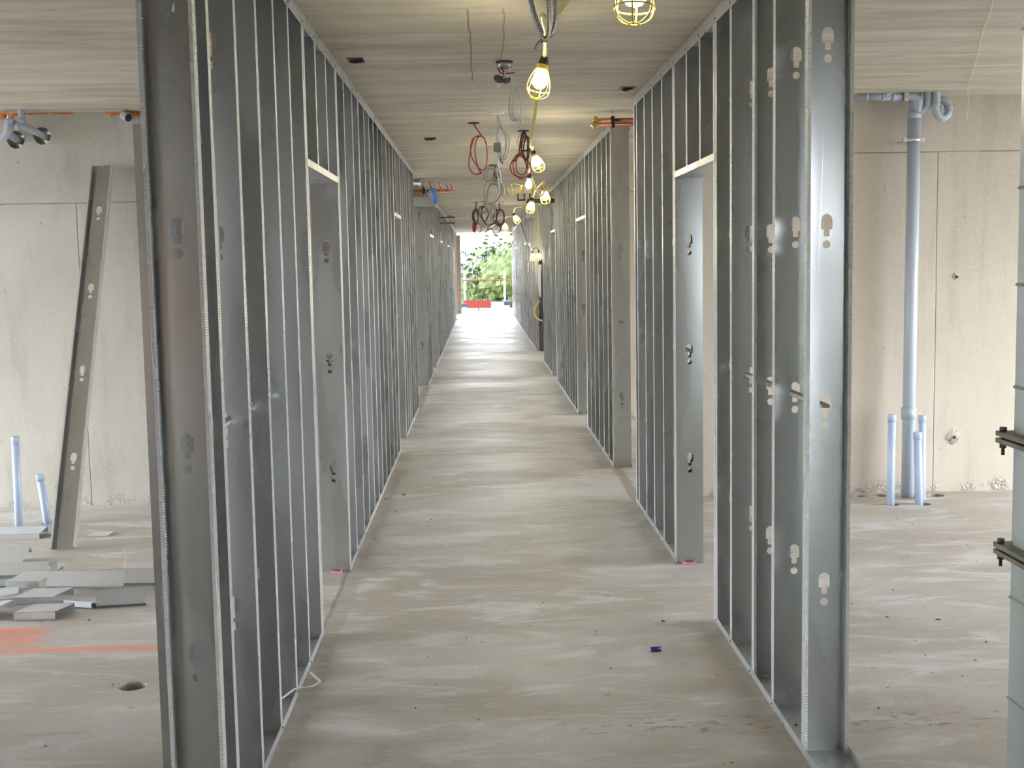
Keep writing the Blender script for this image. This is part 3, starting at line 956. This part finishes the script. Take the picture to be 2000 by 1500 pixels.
# a. open junction box with hanging device plates
jb = hang('open ceiling junction box with loose wires and device plates', (.159, 6.95), .047, 'dark',
     [('cable_w', .0055, .060, -.235, .026, .105, 1.5, 1)],
     [('cable_w', .0050, [(.03, 0, -.004), (.02, -.01, -.04), (-.005, -.01, -.075), (.03, -.01, -.10), (.052, 0, -.13)]),
      ('cable_r', .0035, [(-.03, 0, -.004), (-.036, -.01, -.04), (-.015, -.01, -.068), (.02, -.01, -.068), (.036, -.01, -.066)]),
      ('cable_b', .0040, [(.036, -.01, -.066), (.046, -.01, -.064), (.055, -.01, -.063)]),
      ('black', .0045, [(-.012, 0, -.004), (-.018, -.02, -.035), (-.006, -.02, -.06), (-.012, -.02, -.09)]),
      ('cable_w', .0045, [(.012, 0, -.004), (.030, -.02, -.035), (.004, -.02, -.055), (-.012, -.02, -.085)]),
      ('cable_w', .0050, [(.085, 0, -.32), (.08, -.01, -.345), (.055, -.02, -.352), (.035, -.03, -.362)])])
b = MB()
b.lathe([(.0001, 0), (.040, 0), (.040, -.035), (.043, -.035), (.043, .002), (.0001, .002)], 12, T(.0, 0, -.001))
b.build('junction_box', MAT['box_steel'], jb)
for (px_, pz_v, ang, rad) in ((-.035, -.10, .5, .030), (.010, -.108, -.3, .026)):
    b = MB(); b.lathe([(.0001, 0), (rad, 0), (rad, .003), (.0001, .003)], 10, T(px_, -.02, pz_v) @ Matrix.Rotation(ang, 4, 'Y') @ Matrix.Rotation(.9, 4, 'X'), smooth=False)
    b.build('cover_plate', MAT['box_steel'], jb)
b = MB(); b.tube([(-.04, -.02, -.145), (-.022, -.02, -.112)], .008, 8); b.build('connector', MAT['white'], jb)

hang('long loop of red cable hanging left of the corridor centre', (-.027, 9.89), .048, 'dark',
     [('cable_r', .0055, .055, -.235, .062, .150, 1.55, 2)],
     [('cable_r', .0055, [(0, 0, -.12), (-.03, 0, -.22), (-.045, 0, -.34), (-.01, 0, -.40), (.04, 0, -.40), (.06, 0, -.385)])])
wt = hang('white cable coil with a small steel box in mid corridor', (.155, 9.25), .05, 'white',
     [('cable_w', .006, .035, -.225, .036, .115, 2.6, 3)],
     [('cable_w', .007, [(0, 0, -.004), (-.003, 0, -.10), (-.012, 0, -.20), (-.012, 0, -.27)]),
      ('cable_w', .006, [(-.005, 0, -.29), (.0, 0, -.33), (-.005, 0, -.38), (.01, 0, -.46), (.012, 0, -.52)]),
      ('cable_b', .005, [(.01, 0, -.33), (.02, 0, -.36), (.035, 0, -.375)])])
b = MB(); b.box((-.035, -.03, -.29), (.02, .03, -.225)); b.build('junction_box', MAT['box_steel'], wt)
b = MB(); b.box((-.085, -.008, -.252), (-.035, .008, -.244)); b.build('bracket', MAT['zinc'], wt)
rc = hang('red and purple cable coil beside the third work light', (.391, 10.51), .05, 'dark',
     [('cable_r', .0055, -.03, -.30, .070, .090, 2.6, 4), ('cable_p', .006, .02, -.15, .030, .085, 2.2, 5)],
     [('cable_w', .005, [(-.01, 0, -.004), (-.04, 0, -.06), (-.055, 0, -.10), (-.03, 0, -.16)]),
      ('cable_d', .007, [(0, 0, -.004), (-.02, 0, -.06), (-.035, 0, -.15), (-.05, 0, -.22), (-.085, 0, -.26)]),
      ('cable_p', .006, [(.01, 0, -.004), (.035, 0, -.08), (.03, 0, -.20), (.032, 0, -.33)])])
b = MB(); b.tube([(-.02, -.02, -.165), (.0, -.035, -.175), (.04, -.03, -.168), (.045, 0, -.165)], .006, 6); b.build('cable_tie', MAT['black'], rc)
gc = hang('big grey cable coil in mid corridor left of the open cage', (.184, 14.05), .055, 'black',
     [('cable_g', .0085, -.02, -.31, .090, .130, 4.2, 6), ('cable_g', .0085, -.045, -.10, .050, .085, 1.4, 7)],
     [('cable_w', .009, [(.02, 0, .0), (.035, -.01, -.10), (.045, -.01, -.20), (.055, 0, -.26)]),
      ('cable_g', .008, [(-.06, 0, -.2), (-.10, 0, -.215), (-.12, 0, -.24), (-.09, 0, -.225)]),
      ('black', .008, [(.0, 0, -.02), (.05, 0, -.03), (.07, 0, -.045)])])
b = MB(); b.lathe([(.0001, -.02), (.045, -.02), (.045, .02), (.0001, .02)], 12, T(.025, .02, -.115) @ Matrix.Rotation(math.pi / 2, 4, 'X')); b.build('cable_reel', MAT['black'], gc)
hang('dark red cable coil on the left of the far cluster', (-.045, 22.3), .06, 'black', [('cable_d', .012, -.01, -.26, .045, .13, 2.4, 8)])
hang('loose dark cable in the middle of the far cluster', (.10, 22.0), .06, 'black', [('cable_d', .010, .0, -.22, .10, .11, 1.2, 9), ('cable_g', .010, .15, -.20, .05, .13, 1.6, 10)],
     [('cable_w', .010, [(.08, 0, -.01), (.06, 0, -.12), (.10, 0, -.22), (.16, 0, -.24)]), ('black', .010, [(-.02, 0, -.1), (-.06, 0, -.2), (-.02, 0, -.36), (.04, 0, -.42)])])
hang('dark cable coil on the right of the far cluster', (.374, 22.4), .06, 'black', [('cable_d', .012, .0, -.28, .085, .12, 2.6, 11)],
     [('cable_d', .011, [(-.1, 0, -.01), (-.07, 0, -.1), (-.04, 0, -.16)])])
hang('short drooping grey cable behind the far cluster', (.14, 26.0), .06, 'black', [('cable_g', .012, -.05, -.17, .05, .12, 1.5, 12)],
     [('cable_g', .011, [(.1, 0, -.01), (.13, 0, -.15), (.09, 0, -.24)]), ('cable_g', .011, [(-.2, 0, -.02), (-.16, 0, -.16), (-.22, 0, -.25)])])
hang('far bundle of red cable left of the bright opening', (-.111, 31.2), .07, 'black', [('cable_r', .022, -.01, -.16, .025, .12, 2.2, 13)],
     [('cable_d', .014, [(0, 0, -.3), (.02, 0, -.4), (-.01, 0, -.5)])])
hang('far loop of red cable near the top of the bright opening', (.42, 31.5), .07, 'black', [('cable_d', .014, .0, -.20, .13, .16, 1.3, 14)],
     [('cable_g', .013, [(-.25, 0, -.02), (-.2, 0, -.2), (-.28, 0, -.33)]), ('cable_g', .013, [(-.45, 0, -.02), (-.36, 0, -.22), (-.46, 0, -.36)])])
# armoured cable loops in the foreground
ac = empty('armoured_cable', (.20, 3.80, HC), 'ribbed armoured cable loops hanging at the top of the view', 'cable', None)
b = MB(); b.tube(smooth_path([(0, 0, 0), (-.028, 0, -.15), (-.034, 0, -.30), (-.020, 0, -.38), (.005, 0, -.442), (.018, 0, -.444), (.026, -.005, -.41), (.024, -.01, -.33), (.015, -.01, -.2), (.0, 0, -.05)], 6), .0062, 10); b.build('cable', MAT['armour'], ac)
b = MB(); b.tube(smooth_path([(.01, .02, 0), (-.02, .02, -.15), (-.030, .02, -.29), (-.016, .02, -.37), (.006, .02, -.425)], 6), .0062, 10); b.build('cable', MAT['armour'], ac)
b = MB(); b.tube(smooth_path([(.03, .01, 0), (.040, .01, -.20), (.046, .01, -.34), (.044, .01, -.40), (.032, .012, -.43), (.012, .015, -.44), (-.006, .018, -.455), (-.014, .02, -.472)], 6), .0062, 10); b.build('cable', MAT['armour'], ac)
b = MB(); b.lathe([(.0001, -.01), (.05, -.01), (.05, 0), (.0001, 0)], 12, smooth=False); b.build('ceiling_plate', MAT['box_steel'], ac)

# embedded boxes and patches in the ceiling
def ceil_patch(x, y, w_, d_, label, mat):
    t = empty('ceiling_box', (x, y, HC), label, 'ceiling box')
    b = MB(); b.box((-w_ / 2, -d_ / 2, -.004), (w_ / 2, d_ / 2, .0)); b.build('rim', MAT[mat], t)
    rnd = random.Random(int(x * 100))
    for i in range(5):
        cx, cy = rnd.uniform(-.35, .35) * w_, rnd.uniform(-.35, .35) * d_
        b = MB(); b.tube([(cx - .02, cy, -.006), (cx, cy + .01, -.012), (cx + .02, cy, -.006)], .005, 6)
        b.build('wire_end', MAT['dark'], t)
ceil_patch(-.654, 6.83, .085, .16, 'small recessed ceiling box near the left partition head', 'bolt')
ceil_patch(-.419, 11.02, .11, .14, 'flat brown ceiling plate farther along the left side', 'brown')
ceil_patch(.98, 8.06, .10, .14, 'small recessed ceiling box near the right partition head', 'box_steel')

# ------------------------------------------------------------------ copper pipes and ducts in the corridor
cp = empty('copper_pipe_stub', (1.0, 9.30, 2.74), 'paired copper pipe stubs with brass valves over the right opening', 'copper pipe')
for dy, dz, x0 in ((0, .022, -.09), (-.03, -.014, -.105)):
    b = MB(); b.tube([(x0, dy, dz), (1.2, dy, dz)], .0145, 14); b.build('pipe', MAT['copper'], cp)
    b = MB()
    b.tube([(x0 - .045, dy, dz), (x0 - .02, dy, dz), (x0 - .005, dy, dz), (x0 + .02, dy, dz)], [.012, .017, .017, .014], 12)
    b.tube([(x0 - .02, dy, dz - .03), (x0 - .02, dy, dz + .03)], .010, 10)
    b.tube([(x0 - .006, dy, dz - .026), (x0 - .006, dy, dz + .02)], .008, 8)
    b.build('valve', MAT['brass'], cp)
b = MB(); b.box((.005, -.045, -.034), (.030, .02, .046)); b.build('clamp', MAT['black'], cp)
b = MB(); b.tube([(.017, -.01, .046), (.017, -.01, .085)], .004, 8); b.build('hanger_rod', MAT['zinc'], cp)

lc = empty('copper_pipe_manifold', (-.85, 16.0, 2.655), 'copper pipe manifold with four risers over the left opening', 'copper pipe')
for dy, dz, x1 in ((0, .012, .47), (-.05, -.012, .52)):
    b = MB(); b.tube([(-1.2, dy, dz), (x1, dy, dz)], .013, 12); b.build('pipe', MAT['copper'], lc)
for x_, h_ in ((.24, .12), (.36, .11), (.455, .08), (.515, .075)):
    b = MB(); b.tube(smooth_path([(x_, -.02, 0), (x_, -.02, .05), (x_, -.02, .06), (x_ - .02, -.03, h_)], 4), .011, 10)
    rp = b.build('riser', MAT['copper'], lc)
    b = MB(); b.tube([(x_ + .02, -.03, .045), (x_ - .01, -.03, .045 + h_ * .55)], .008, 8); b.build('bright_end', MAT['white'], rp)
b = MB(); b.box((.13, -.07, -.03), (.16, .03, .05)); b.build('clamp', MAT['black'], lc)
bt = MB(); rnd = random.Random(5)
pts = smooth_path([(-.59, 15.93, 2.67), (-.575, 15.91, 2.62), (-.56, 15.90, 2.57), (-.567, 15.90, 2.53), (-.57, 15.90, 2.49)], 3)
bt.tube(pts, [.05, .055, .045, .04, .03, .034, .03, .025, .028, .034, .036, .034, .03], 9)
tag(bt.build('plastic_wrap', MAT['blue_tape']), 'crumpled blue plastic wrap hanging from the left copper pipes', 'plastic wrap')
du = empty('branch_duct', (-.85, 16.6, 2.55), 'grey rectangular duct under the ceiling over the left opening', 'duct')
b = MB(); b.box((-1.4, -.15, -.055), (.27, .15, .065)); b.build('duct_body', MAT['duct'], du)
b = MB(); b.box((.262, -.165, -.07), (.28, .165, .08)); b.build('end_flange', MAT['track'], du)
b = MB(); b.tube([(.1, .1, .06), (.1, .1, HC - 2.55)], .005, 6); b.build('hanger_rod', MAT['zinc'], du)
rd = empty('round_duct', (-.85, 15.95, 2.76), 'short round duct end above the left copper pipes', 'duct')
b = MB(); b.tube([(-.6, 0, 0), (.105, 0, 0)], .05, 20); b.build('duct_body', MAT['duct'], rd)
b = MB(); b.tube([(.09, 0, 0), (.115, 0, 0)], .055, 20); b.build('end_cap', MAT['zinc'], rd)
rr = empty('branch_duct', (1.03, 22.4, 2.60), 'grey rectangular duct over the right electrical recess', 'duct')
b = MB(); b.box((-.14, -.15, -.06), (1.4, .15, .05)); b.build('duct_body', MAT['duct'], rr)
b = MB(); b.box((-.155, -.165, -.075), (-.137, .165, .065)); b.build('end_flange', MAT['track'], rr)
b = MB(); b.tube([(.1, .1, .045), (.1, .1, HC - 2.60)], .005, 6); b.build('hanger_rod', MAT['zinc'], rr)
rk = empty('copper_pipe_manifold', (.80, 17.5, 2.60), 'dark copper pipe manifold with three risers on the right', 'copper pipe')
b = MB(); b.tube([(-.25, 0, 0), (.6, 0, 0)], .012, 10); b.build('pipe', MAT['brown'], rk)
b = MB(); b.tube([(-.15, -.04, -.03), (.6, -.04, -.03)], .012, 10); b.build('pipe', MAT['brown'], rk)
for x_ in (-.24, -.15, -.07):
    b = MB(); b.tube([(x_, 0, 0), (x_, 0, .09)], .011, 8); rp = b.build('riser', MAT['brown'], rk)
    b = MB(); b.tube([(x_ + .01, -.01, .05), (x_ + .035, -.01, .10)], .010, 8); b.build('bright_end', MAT['white'], rp)
for z, lab in ((2.625, 'upper dark pipe stub crossing the far left partition head'), (2.515, 'lower dark pipe stub crossing the far left partition head')):
    t = empty('pipe_stub', (-.60, 24.0, z), lab, 'pipe')
    b = MB(); b.tube([(-.25, 0, 0), (.10, 0, 0)], .014, 10); b.build('pipe', MAT['brown'], t)
    b = MB(); b.tube([(.03, 0, -.01), (.03, 0, .05)], .011, 8); b.build('valve', MAT['bolt'], t)
    b = MB(); b.tube([(.09, 0, 0), (.125, 0, 0)], .018, 8); b.build('cap', MAT['bolt'], t)

# electrical recess on the right
ep = empty('electrical_panel', (1.16, 23.75, 0), 'brown electrical board with cables in the right recess', 'electrical panel')
b = MB(); b.box((-.02, -.03, .0), (.62, .05, 1.78)); b.build('backboard', MAT['brown'], ep)
b = MB(); b.box((.05, -.12, .95), (.40, -.03, 1.55)); b.build('panel_box', MAT['tan'], ep)
b = MB(); b.box((.10, -.12, .35), (.40, -.03, .90)); b.build('panel_box', MAT['bolt'], ep)
b = MB(); b.tube(smooth_path([(.0, -.08, 1.68), (-.01, -.09, 1.4), (-.005, -.09, 1.2), (.02, -.08, 1.05)], 5), .028, 10); b.build('conduit', MAT['white'], ep)
b = MB(); b.tube(smooth_path([(.05, -.10, 1.2), (.02, -.14, .9), (.05, -.14, .6), (.02, -.13, .3), (.06, -.12, .05)], 5), .03, 8); b.build('cable', MAT['black'], ep)
b = MB(); b.tube(smooth_path([(-.02, -.12, .98), (-.12, -.15, .85), (-.13, -.16, .72), (-.04, -.16, .62), (.06, -.14, .60)], 5), .018, 8); b.build('cable', MAT['cable_y'], ep)
b = MB(); b.box((-.08, -.16, 1.782), (.30, .04, 1.81)); b.build('shelf', MAT['tan'], ep)

# end of the corridor
t = empty('steel_column', (-.845, 38.3, 0), 'dark brown column at the far left end', 'column')
b = MB()
b.box((-.10, -.10, .012), (.055, -.085, 2.80)); b.box((-.10, .085, .012), (.055, .10, 2.80)); b.box((-.03, -.085, .012), (-.015, .085, 2.80))
b.build('shaft', MAT['brown'], t)
b = MB(); b.box((-.14, -.14, .001), (.10, .14, .013)); b.build('base_plate', MAT['brown'], t)
t = empty('timber_frame', (-.72, 42.9, 0), 'tan timber jamb beside the far opening', 'door frame')
b = MB(); b.box((-.09, -.06, .002), (.05, .06, 2.74)); b.build('jamb', MAT['tan'], t)
b = MB(); b.tube([(.03, -.08, .80), (.30, -.12, .81)], .012, 8); b.build('tie_rod', MAT['bolt'], t)

# terrace edge protection
gr = empty('guard_rail', (.2, 46.0, 0), 'orange guard rail with white posts across the terrace edge', 'guard rail')
b = MB(); b.tube([(-6, 0, 1.12), (6, 0, 1.12)], .022, 10); b.build('rail', MAT['red'], gr)
for x_ in (-3.8, -2.3, -.79, .71, 2.2, 3.7):
    b = MB(); b.tube([(x_, .05, 0), (x_, .05, 1.44)], .035, 10); b.build('post', MAT['white'], gr)
b = MB()
b.box((-.84, -.03, .10), (.16, .0, .37))
b.build('toe_panel', MAT['red'], gr)
b = MB(); b.box((.20, -.03, .08), (.75, .0, .30)); b.build('toe_panel', MAT['white'], gr)
b = MB(); b.box((-.305, -.6, .0), (-.255, -.55, .40)); b.build('stake', MAT['red'], gr)
for x_, s_, lab in ((-.60, 1.0, 'blue topped bin at the left of the terrace'), (.96, 1.25, 'larger blue topped bin at the right of the terrace')):
    t = empty('storage_bin', (x_, 45.0, 0), lab, 'bin')
    b = MB(); b.lathe([(.0001, .002), (.10 * s_, .002), (.115 * s_, .16 * s_), (.0001, .16 * s_)], 4, rotz(math.pi / 4), smooth=False); b.build('body', MAT['white'], t)
    b = MB(); b.lathe([(.0001, .16 * s_), (.118 * s_, .16 * s_), (.13 * s_, .28 * s_), (.0001, .28 * s_)], 4, rotz(math.pi / 4), smooth=False); b.build('lid', MAT['blue_bin'], t)

# far ground and trees (the floor is an upper storey)
b = MB(); b.lathe([(.0001, -8.5), (420, -8.5)], 48, smooth=False)
tag(b.build('ground', MAT['grass']), kind='structure')
def tree(x, y, ztop, rx, label, mat, seed, n_=13000):
    t = empty('tree', (x, y, -8.5), label, 'tree', 'trees beyond the terrace')
    rnd = random.Random(seed)
    H = ztop + 8.5
    b = MB(); b.tube(smooth_path([(0, 0, 0), (.1, 0, H * .3), (-.1, .1, H * .6), (.1, 0, H * .85)], 4), [.35, .34, .33, .32, .3, .28, .26, .24, .21, .18, .14, .1, .05], 8); b.build('trunk', MAT['bark'], t)
    b = MB()
    lobes = [(Vector((rnd.gauss(0, .45) * rx, rnd.gauss(0, .4) * rx, H * rnd.uniform(.30, .86))), rnd.uniform(.30, .5) * rx) for _ in range(20)]
    lobes.append((Vector((0, 0, H - .32 * rx)), .32 * rx))
    for c_, r_ in lobes:
        prof = [(max(.001, math.sin(math.pi * i / 6)) * r_ * .55, -math.cos(math.pi * i / 6) * r_ * .55) for i in range(7)]
        b.lathe(prof, 9, Matrix.Translation(c_) @ Matrix.Rotation(rnd.uniform(0, 3), 4, 'X'), smooth=False)
    for _ in range(n_):
        c_, r_ = rnd.choice(lobes)
        d = Vector((rnd.gauss(0, 1), rnd.gauss(0, 1), rnd.gauss(0, 1))).normalized()
        p = c_ + d * r_ * rnd.uniform(.55, 1.05)
        s_ = rnd.uniform(.13, .30)
        u_ = d.orthogonal().normalized(); w_ = d.cross(u_)
        tw = rnd.uniform(-.9, .9)
        u_ = (u_ + d * tw).normalized()
        b.add([p - u_ * s_, p - w_ * s_ * .6, p + u_ * s_, p + w_ * s_ * .6], [(0, 1, 2, 3)])
    o = b.build('foliage', mat, t)
    return t
tree(2.2, 78, 3.1, 6.4, 'large sunlit yellow green tree right of the far opening', MAT['leaf'], 1)
tree(-5.2, 98, 2.5, 7.5, 'bluish green tree left of the far opening', MAT['leaf2'], 2)
tree(3.6, 130, 3.9, 6.5, 'tall pale tree behind the sunlit tree', MAT['leaf2'], 4)
tree(.3, 64, -1.2, 3.2, 'low sunlit tree below the guard rail', MAT['leaf'], 3, 1800)
tree(-7.5, 58, -2.2, 2.6, 'low leafy tree at the left behind the guard rail', MAT['leaf'], 6, 1500)

# ------------------------------------------------------------------ metal offcuts on the left room floor
def channel_mesh(L, w=.152, fl=.04, lip=.0, th=.0016, bev=0.0):
    """short piece of runner, web on top (z=0 plane down to -fl), length along x"""
    b = MB()
    hw, hl = w / 2, L / 2
    sk = bev
    def slab(pts, nrm):
        p = [Vector(q) for q in pts]
        n_ = Vector(nrm) * th
        b.add(p + [q + n_ for q in p], [(3, 2, 1, 0), (4, 5, 6, 7), (0, 1, 5, 4), (1, 2, 6, 5), (2, 3, 7, 6), (3, 0, 4, 7)])
    slab([(-hl, -hw, 0), (hl - sk, -hw, 0), (hl, hw, 0), (-hl + sk, hw, 0)], (0, 0, -1))
    slab([(-hl, -hw, -fl), (hl - sk, -hw, -fl), (hl - sk, -hw, 0), (-hl, -hw, 0)], (0, 1, 0))
    slab([(-hl + sk, hw, 0), (hl, hw, 0), (hl, hw, -fl), (-hl + sk, hw, -fl)], (0, -1, 0))
    if lip:
        slab([(-hl, -hw, -fl), (-hl, -hw + lip, -fl), (hl - sk, -hw + lip, -fl), (hl - sk, -hw, -fl)], (0, 0, 1))
    return b.mesh('offcut')

def offcut(x, y, z, L, yaw, label, tilt=0.0, roll=0.0, w=.152, fl=.04, lip=.01, bev=.0):
    me = channel_mesh(L, w, fl, lip, bev=bev)
    me.materials.append(MAT['scrap'])
    o = link('metal_offcut', me, None, (x, y, z))
    o.rotation_euler = (roll, tilt, yaw)
    return tag(o, label, 'metal offcut', 'steel offcuts on the left room floor')
offcut(-2.20, 5.995, .042, .25, .02, 'front offcut of the pile with its flat web facing up', bev=.05)
offcut(-2.28, 6.205, .064, .26, .02, 'flat offcut stacked just behind the front one', roll=.05, bev=.06)
offcut(-2.50, 6.02, .056, .22, -.25, 'offcut at the left picture edge in front of the pile', tilt=-.10)
offcut(-2.55, 6.27, .072, .24, .28, 'offcut at the left edge with a bright bent end', roll=-.2)
offcut(-2.43, 6.47, .084, .23, -.05, 'broad flat offcut at the back of the pile', roll=.12, bev=.05)
offcut(-2.11, 6.36, .092, .42, -.09, 'long narrow offcut lying across the middle of the pile', roll=.95, w=.09, fl=.035)
offcut(-1.96, 6.50, .066, .40, -.03, 'long offcut pointing right behind the crossing one', roll=.85, w=.09, fl=.035)
offcut(-1.865, 6.14, .050, .24, .14, 'separate offcut at the right end of the pile', roll=1.0, w=.085, fl=.04, lip=.012)
offcut(-2.06, 6.66, .030, .20, .05, 'thin offcut lying flat behind the long ones', w=.08, fl=.028)
offcut(-2.84, 7.15, .045, .26, -.06, 'offcut lying apart behind the pile at the left edge', roll=.45)
offcut(-2.64, 6.76, .058, .38, .03, 'long offcut running out of the picture at the left', roll=.7, w=.09)
offcut(-3.03, 7.86, .042, .34, -.03, 'offcut lying at the foot of the taller pipe stub', roll=.12)
offcut(-2.68, 6.52, .050, .20, .5, 'short offcut turned sideways at the left edge of the pile', roll=-.3, w=.10)
offcut(-2.22, 6.60, .048, .22, .9, 'short slanted offcut between the back and the long ones', roll=.25, w=.09, fl=.03)
offcut(-2.06, 6.16, .034, .17, -.35, 'short dark sided offcut right of the front one', roll=-.1, w=.10, fl=.03, lip=.0)
tk = empty('track_offcut', (-2.555, 6.97, 0), 'upturned runner offcut with two standing end tabs', 'metal offcut', 'steel offcuts on the left room floor')
b = MB(); b.box((-.11, -.05, .002), (.10, .05, .004)); b.build('web', MAT['scrap'], tk)
for x0 in (-.11, .06):
    b = MB(); b.box((x0, -.05, .004), (x0 + .04, -.0485, .05)); b.build('tab', MAT['scrap'], tk)
b = MB()
b.add([(-.09, -.05, .001), (.06, -.07, .001), (.085, .0, .016), (.02, .06, .003), (-.05, .05, .001),
       (-.09, -.05, .0025), (.06, -.07, .0025), (.085, .0, .0175), (.02, .06, .0045), (-.05, .05, .0025)],
      [(4, 3, 2, 1, 0), (5, 6, 7, 8, 9)] + [(i, (i + 1) % 5, 5 + (i + 1) % 5, 5 + i) for i in range(5)])
o = b.build('sheet_scrap', MAT['scrap'], None, (-2.50, 7.87, .001))
tag(o, 'curled grey sheet scrap right of the leaning stud', 'metal scrap')

def ribbon(name, pts, w_, mat, label, th=.0008, loc=(0, 0, 0)):
    b = MB()
    pts = smooth_path(pts, 3)
    vs_ = []
    for i, p in enumerate(pts):
        t_ = (pts[min(i + 1, len(pts) - 1)] - pts[max(i - 1, 0)]).normalized()
        sdv = t_.cross(Vector((0, 0, 1)))
        sdv = (sdv.normalized() if sdv.length > .05 else Vector((0, 1, 0))) * w_ / 2
        up = sdv.cross(t_).normalized() * th
        vs_ += [p - sdv, p + sdv, p + sdv + up, p - sdv + up]
    fs = []
    for i in range(len(pts) - 1):
        a, c_ = i * 4, (i + 1) * 4
        for j in range(4):
            fs.append((a + j, a + (j + 1) % 4, c_ + (j + 1) % 4, c_ + j))
    fs += [(3, 2, 1, 0), tuple(len(vs_) - 4 + j for j in range(4))]
    b.add(vs_, fs)
    o = b.build(name, MAT[mat], None, loc)
    return tag(o, label, 'strap')
ribbon('packing_strap', [(-.799, 4.60, .045), (-.76, 4.66, .060), (-.742, 4.72, .045), (-.715, 4.80, .020), (-.690, 4.87, .014), (-.705, 4.90, .018), (-.735, 4.93, .034)], .012, 'strap', 'white plastic strap curling over the left bottom runner')
ribbon('packing_strap', [(-2.16, 6.72, .09), (-2.08, 6.78, .05), (-2.04, 6.80, .03), (-2.07, 6.95, .09), (-2.10, 7.0, .10)], .010, 'strap2', 'bent straw coloured strap standing out of the offcuts')
ribbon('packing_strap', [(-2.02, 6.84, .006), (-1.93, 6.88, .012), (-1.86, 6.94, .02), (-1.84, 7.05, .05)], .009, 'strap2', 'thin straw coloured strap trailing right of the offcuts')
ribbon('packing_strap', [(-1.84, 6.92, .002), (-1.80, 6.93, .004), (-1.76, 6.95, .002)], .022, 'strap', 'small white strip on the floor beyond the offcuts')

# ------------------------------------------------------------------ small floor things
b = MB()
b.tube([(-.022, -.004, .0105), (.022, .0, .0105)], [.0100, .0105], 12)
o = b.build('bottle_cap', MAT['blue_cap'], None, (.736, 5.195, 0)); tag(o, 'small navy blue plastic plug on the corridor floor', 'plastic plug')
def flag(x, y, label, seed):
    b = MB()
    rnd = random.Random(seed)
    xs = [-.032 + .064 * i / 6 for i in range(7)]
    ring = []
    for i, x_ in enumerate(xs):
        lift = .010 + (.012 if i in (0, 6) else 0) + rnd.uniform(0, .003)
        ring += [(x_, -.014, .001), (x_, -.012, lift), (x_, .006, lift * .8), (x_, .008, .001)]
    fs = []
    for i in range(6):
        for j in range(4):
            fs.append((i * 4 + j, i * 4 + (j + 1) % 4, (i + 1) * 4 + (j + 1) % 4, (i + 1) * 4 + j))
    fs += [(3, 2, 1, 0), (24, 25, 26, 27)]
    b.add(ring, fs)
    o = b.build('flagging_tape', MAT['pink'], None, (x, y, 0))
    tag(o, label, 'tape')
flag(-.838, 6.715, 'crumpled pink tape at the foot of the left door jamb', 1)
flag(1.145, 6.725, 'pink tape at the foot of the right door jamb', 2)

wire = empty('hanging_wire', (3.33, 8.30, HC), 'thin pale wire dangling from the ceiling at the upper right', 'wire')
b = MB(); b.tube(smooth_path([(-1.30, -3.4, -.006), (-1.06, -2.86, -.02), (-.80, -2.13, -.012), (-.45, -1.18, -.02), (-.07, -.12, -.008), (.02, .08, -.05), (.03, .12, -.12), (.03, .13, -.20)], 5), .0028, 6); b.build('wire', MAT['strap2'], wire)

# scattered crumbs of debris: far too many to count
b = MB()
rnd = random.Random(11)
def crumb(x, y, s_):
    p = [Vector((rnd.uniform(-1, 1), rnd.uniform(-.6, .6), 0)) * s_ for _ in range(4)]
    base_ = sorted(p, key=lambda q: math.atan2(q.y, q.x))
    apex = Vector((rnd.uniform(-.3, .3) * s_, 0, rnd.uniform(.25, .7) * s_))
    b.add([Vector((x, y, .0005)) + q for q in base_] + [Vector((x, y, .0005)) + apex], [(0, 1, 4), (1, 2, 4), (2, 3, 4), (3, 0, 4), (3, 2, 1, 0)])
for _ in range(150):
    crumb(rnd.uniform(-.6, .95), 3.6 + 14 * rnd.random() ** 1.5, rnd.uniform(.003, .010))
for _ in range(130):
    crumb(rnd.uniform(1.3, 3.2), rnd.uniform(3.4, 8.4), rnd.uniform(.003, .012))
for _ in range(110):
    crumb(rnd.uniform(-3.0, -1.2), rnd.uniform(3.6, 8.5), rnd.uniform(.003, .011))
for x, y, s_ in ((-.72, 8.85, .03), (-.60, 9.0, .022), (-.62, 8.4, .015), (2.12, 5.55, .022), (2.45, 4.95, .016), (2.2, 5.2, .012), (-1.95, 5.9, .016), (-1.62, 5.95, .012), (.83, 5.63, .018), (.5, 5.5, .01)):
    crumb(x, y, s_)
o = b.build('floor_debris', MAT['debris'])
tag(o, 'dark crumbs of building debris scattered over the concrete floor', 'debris', kind='stuff')
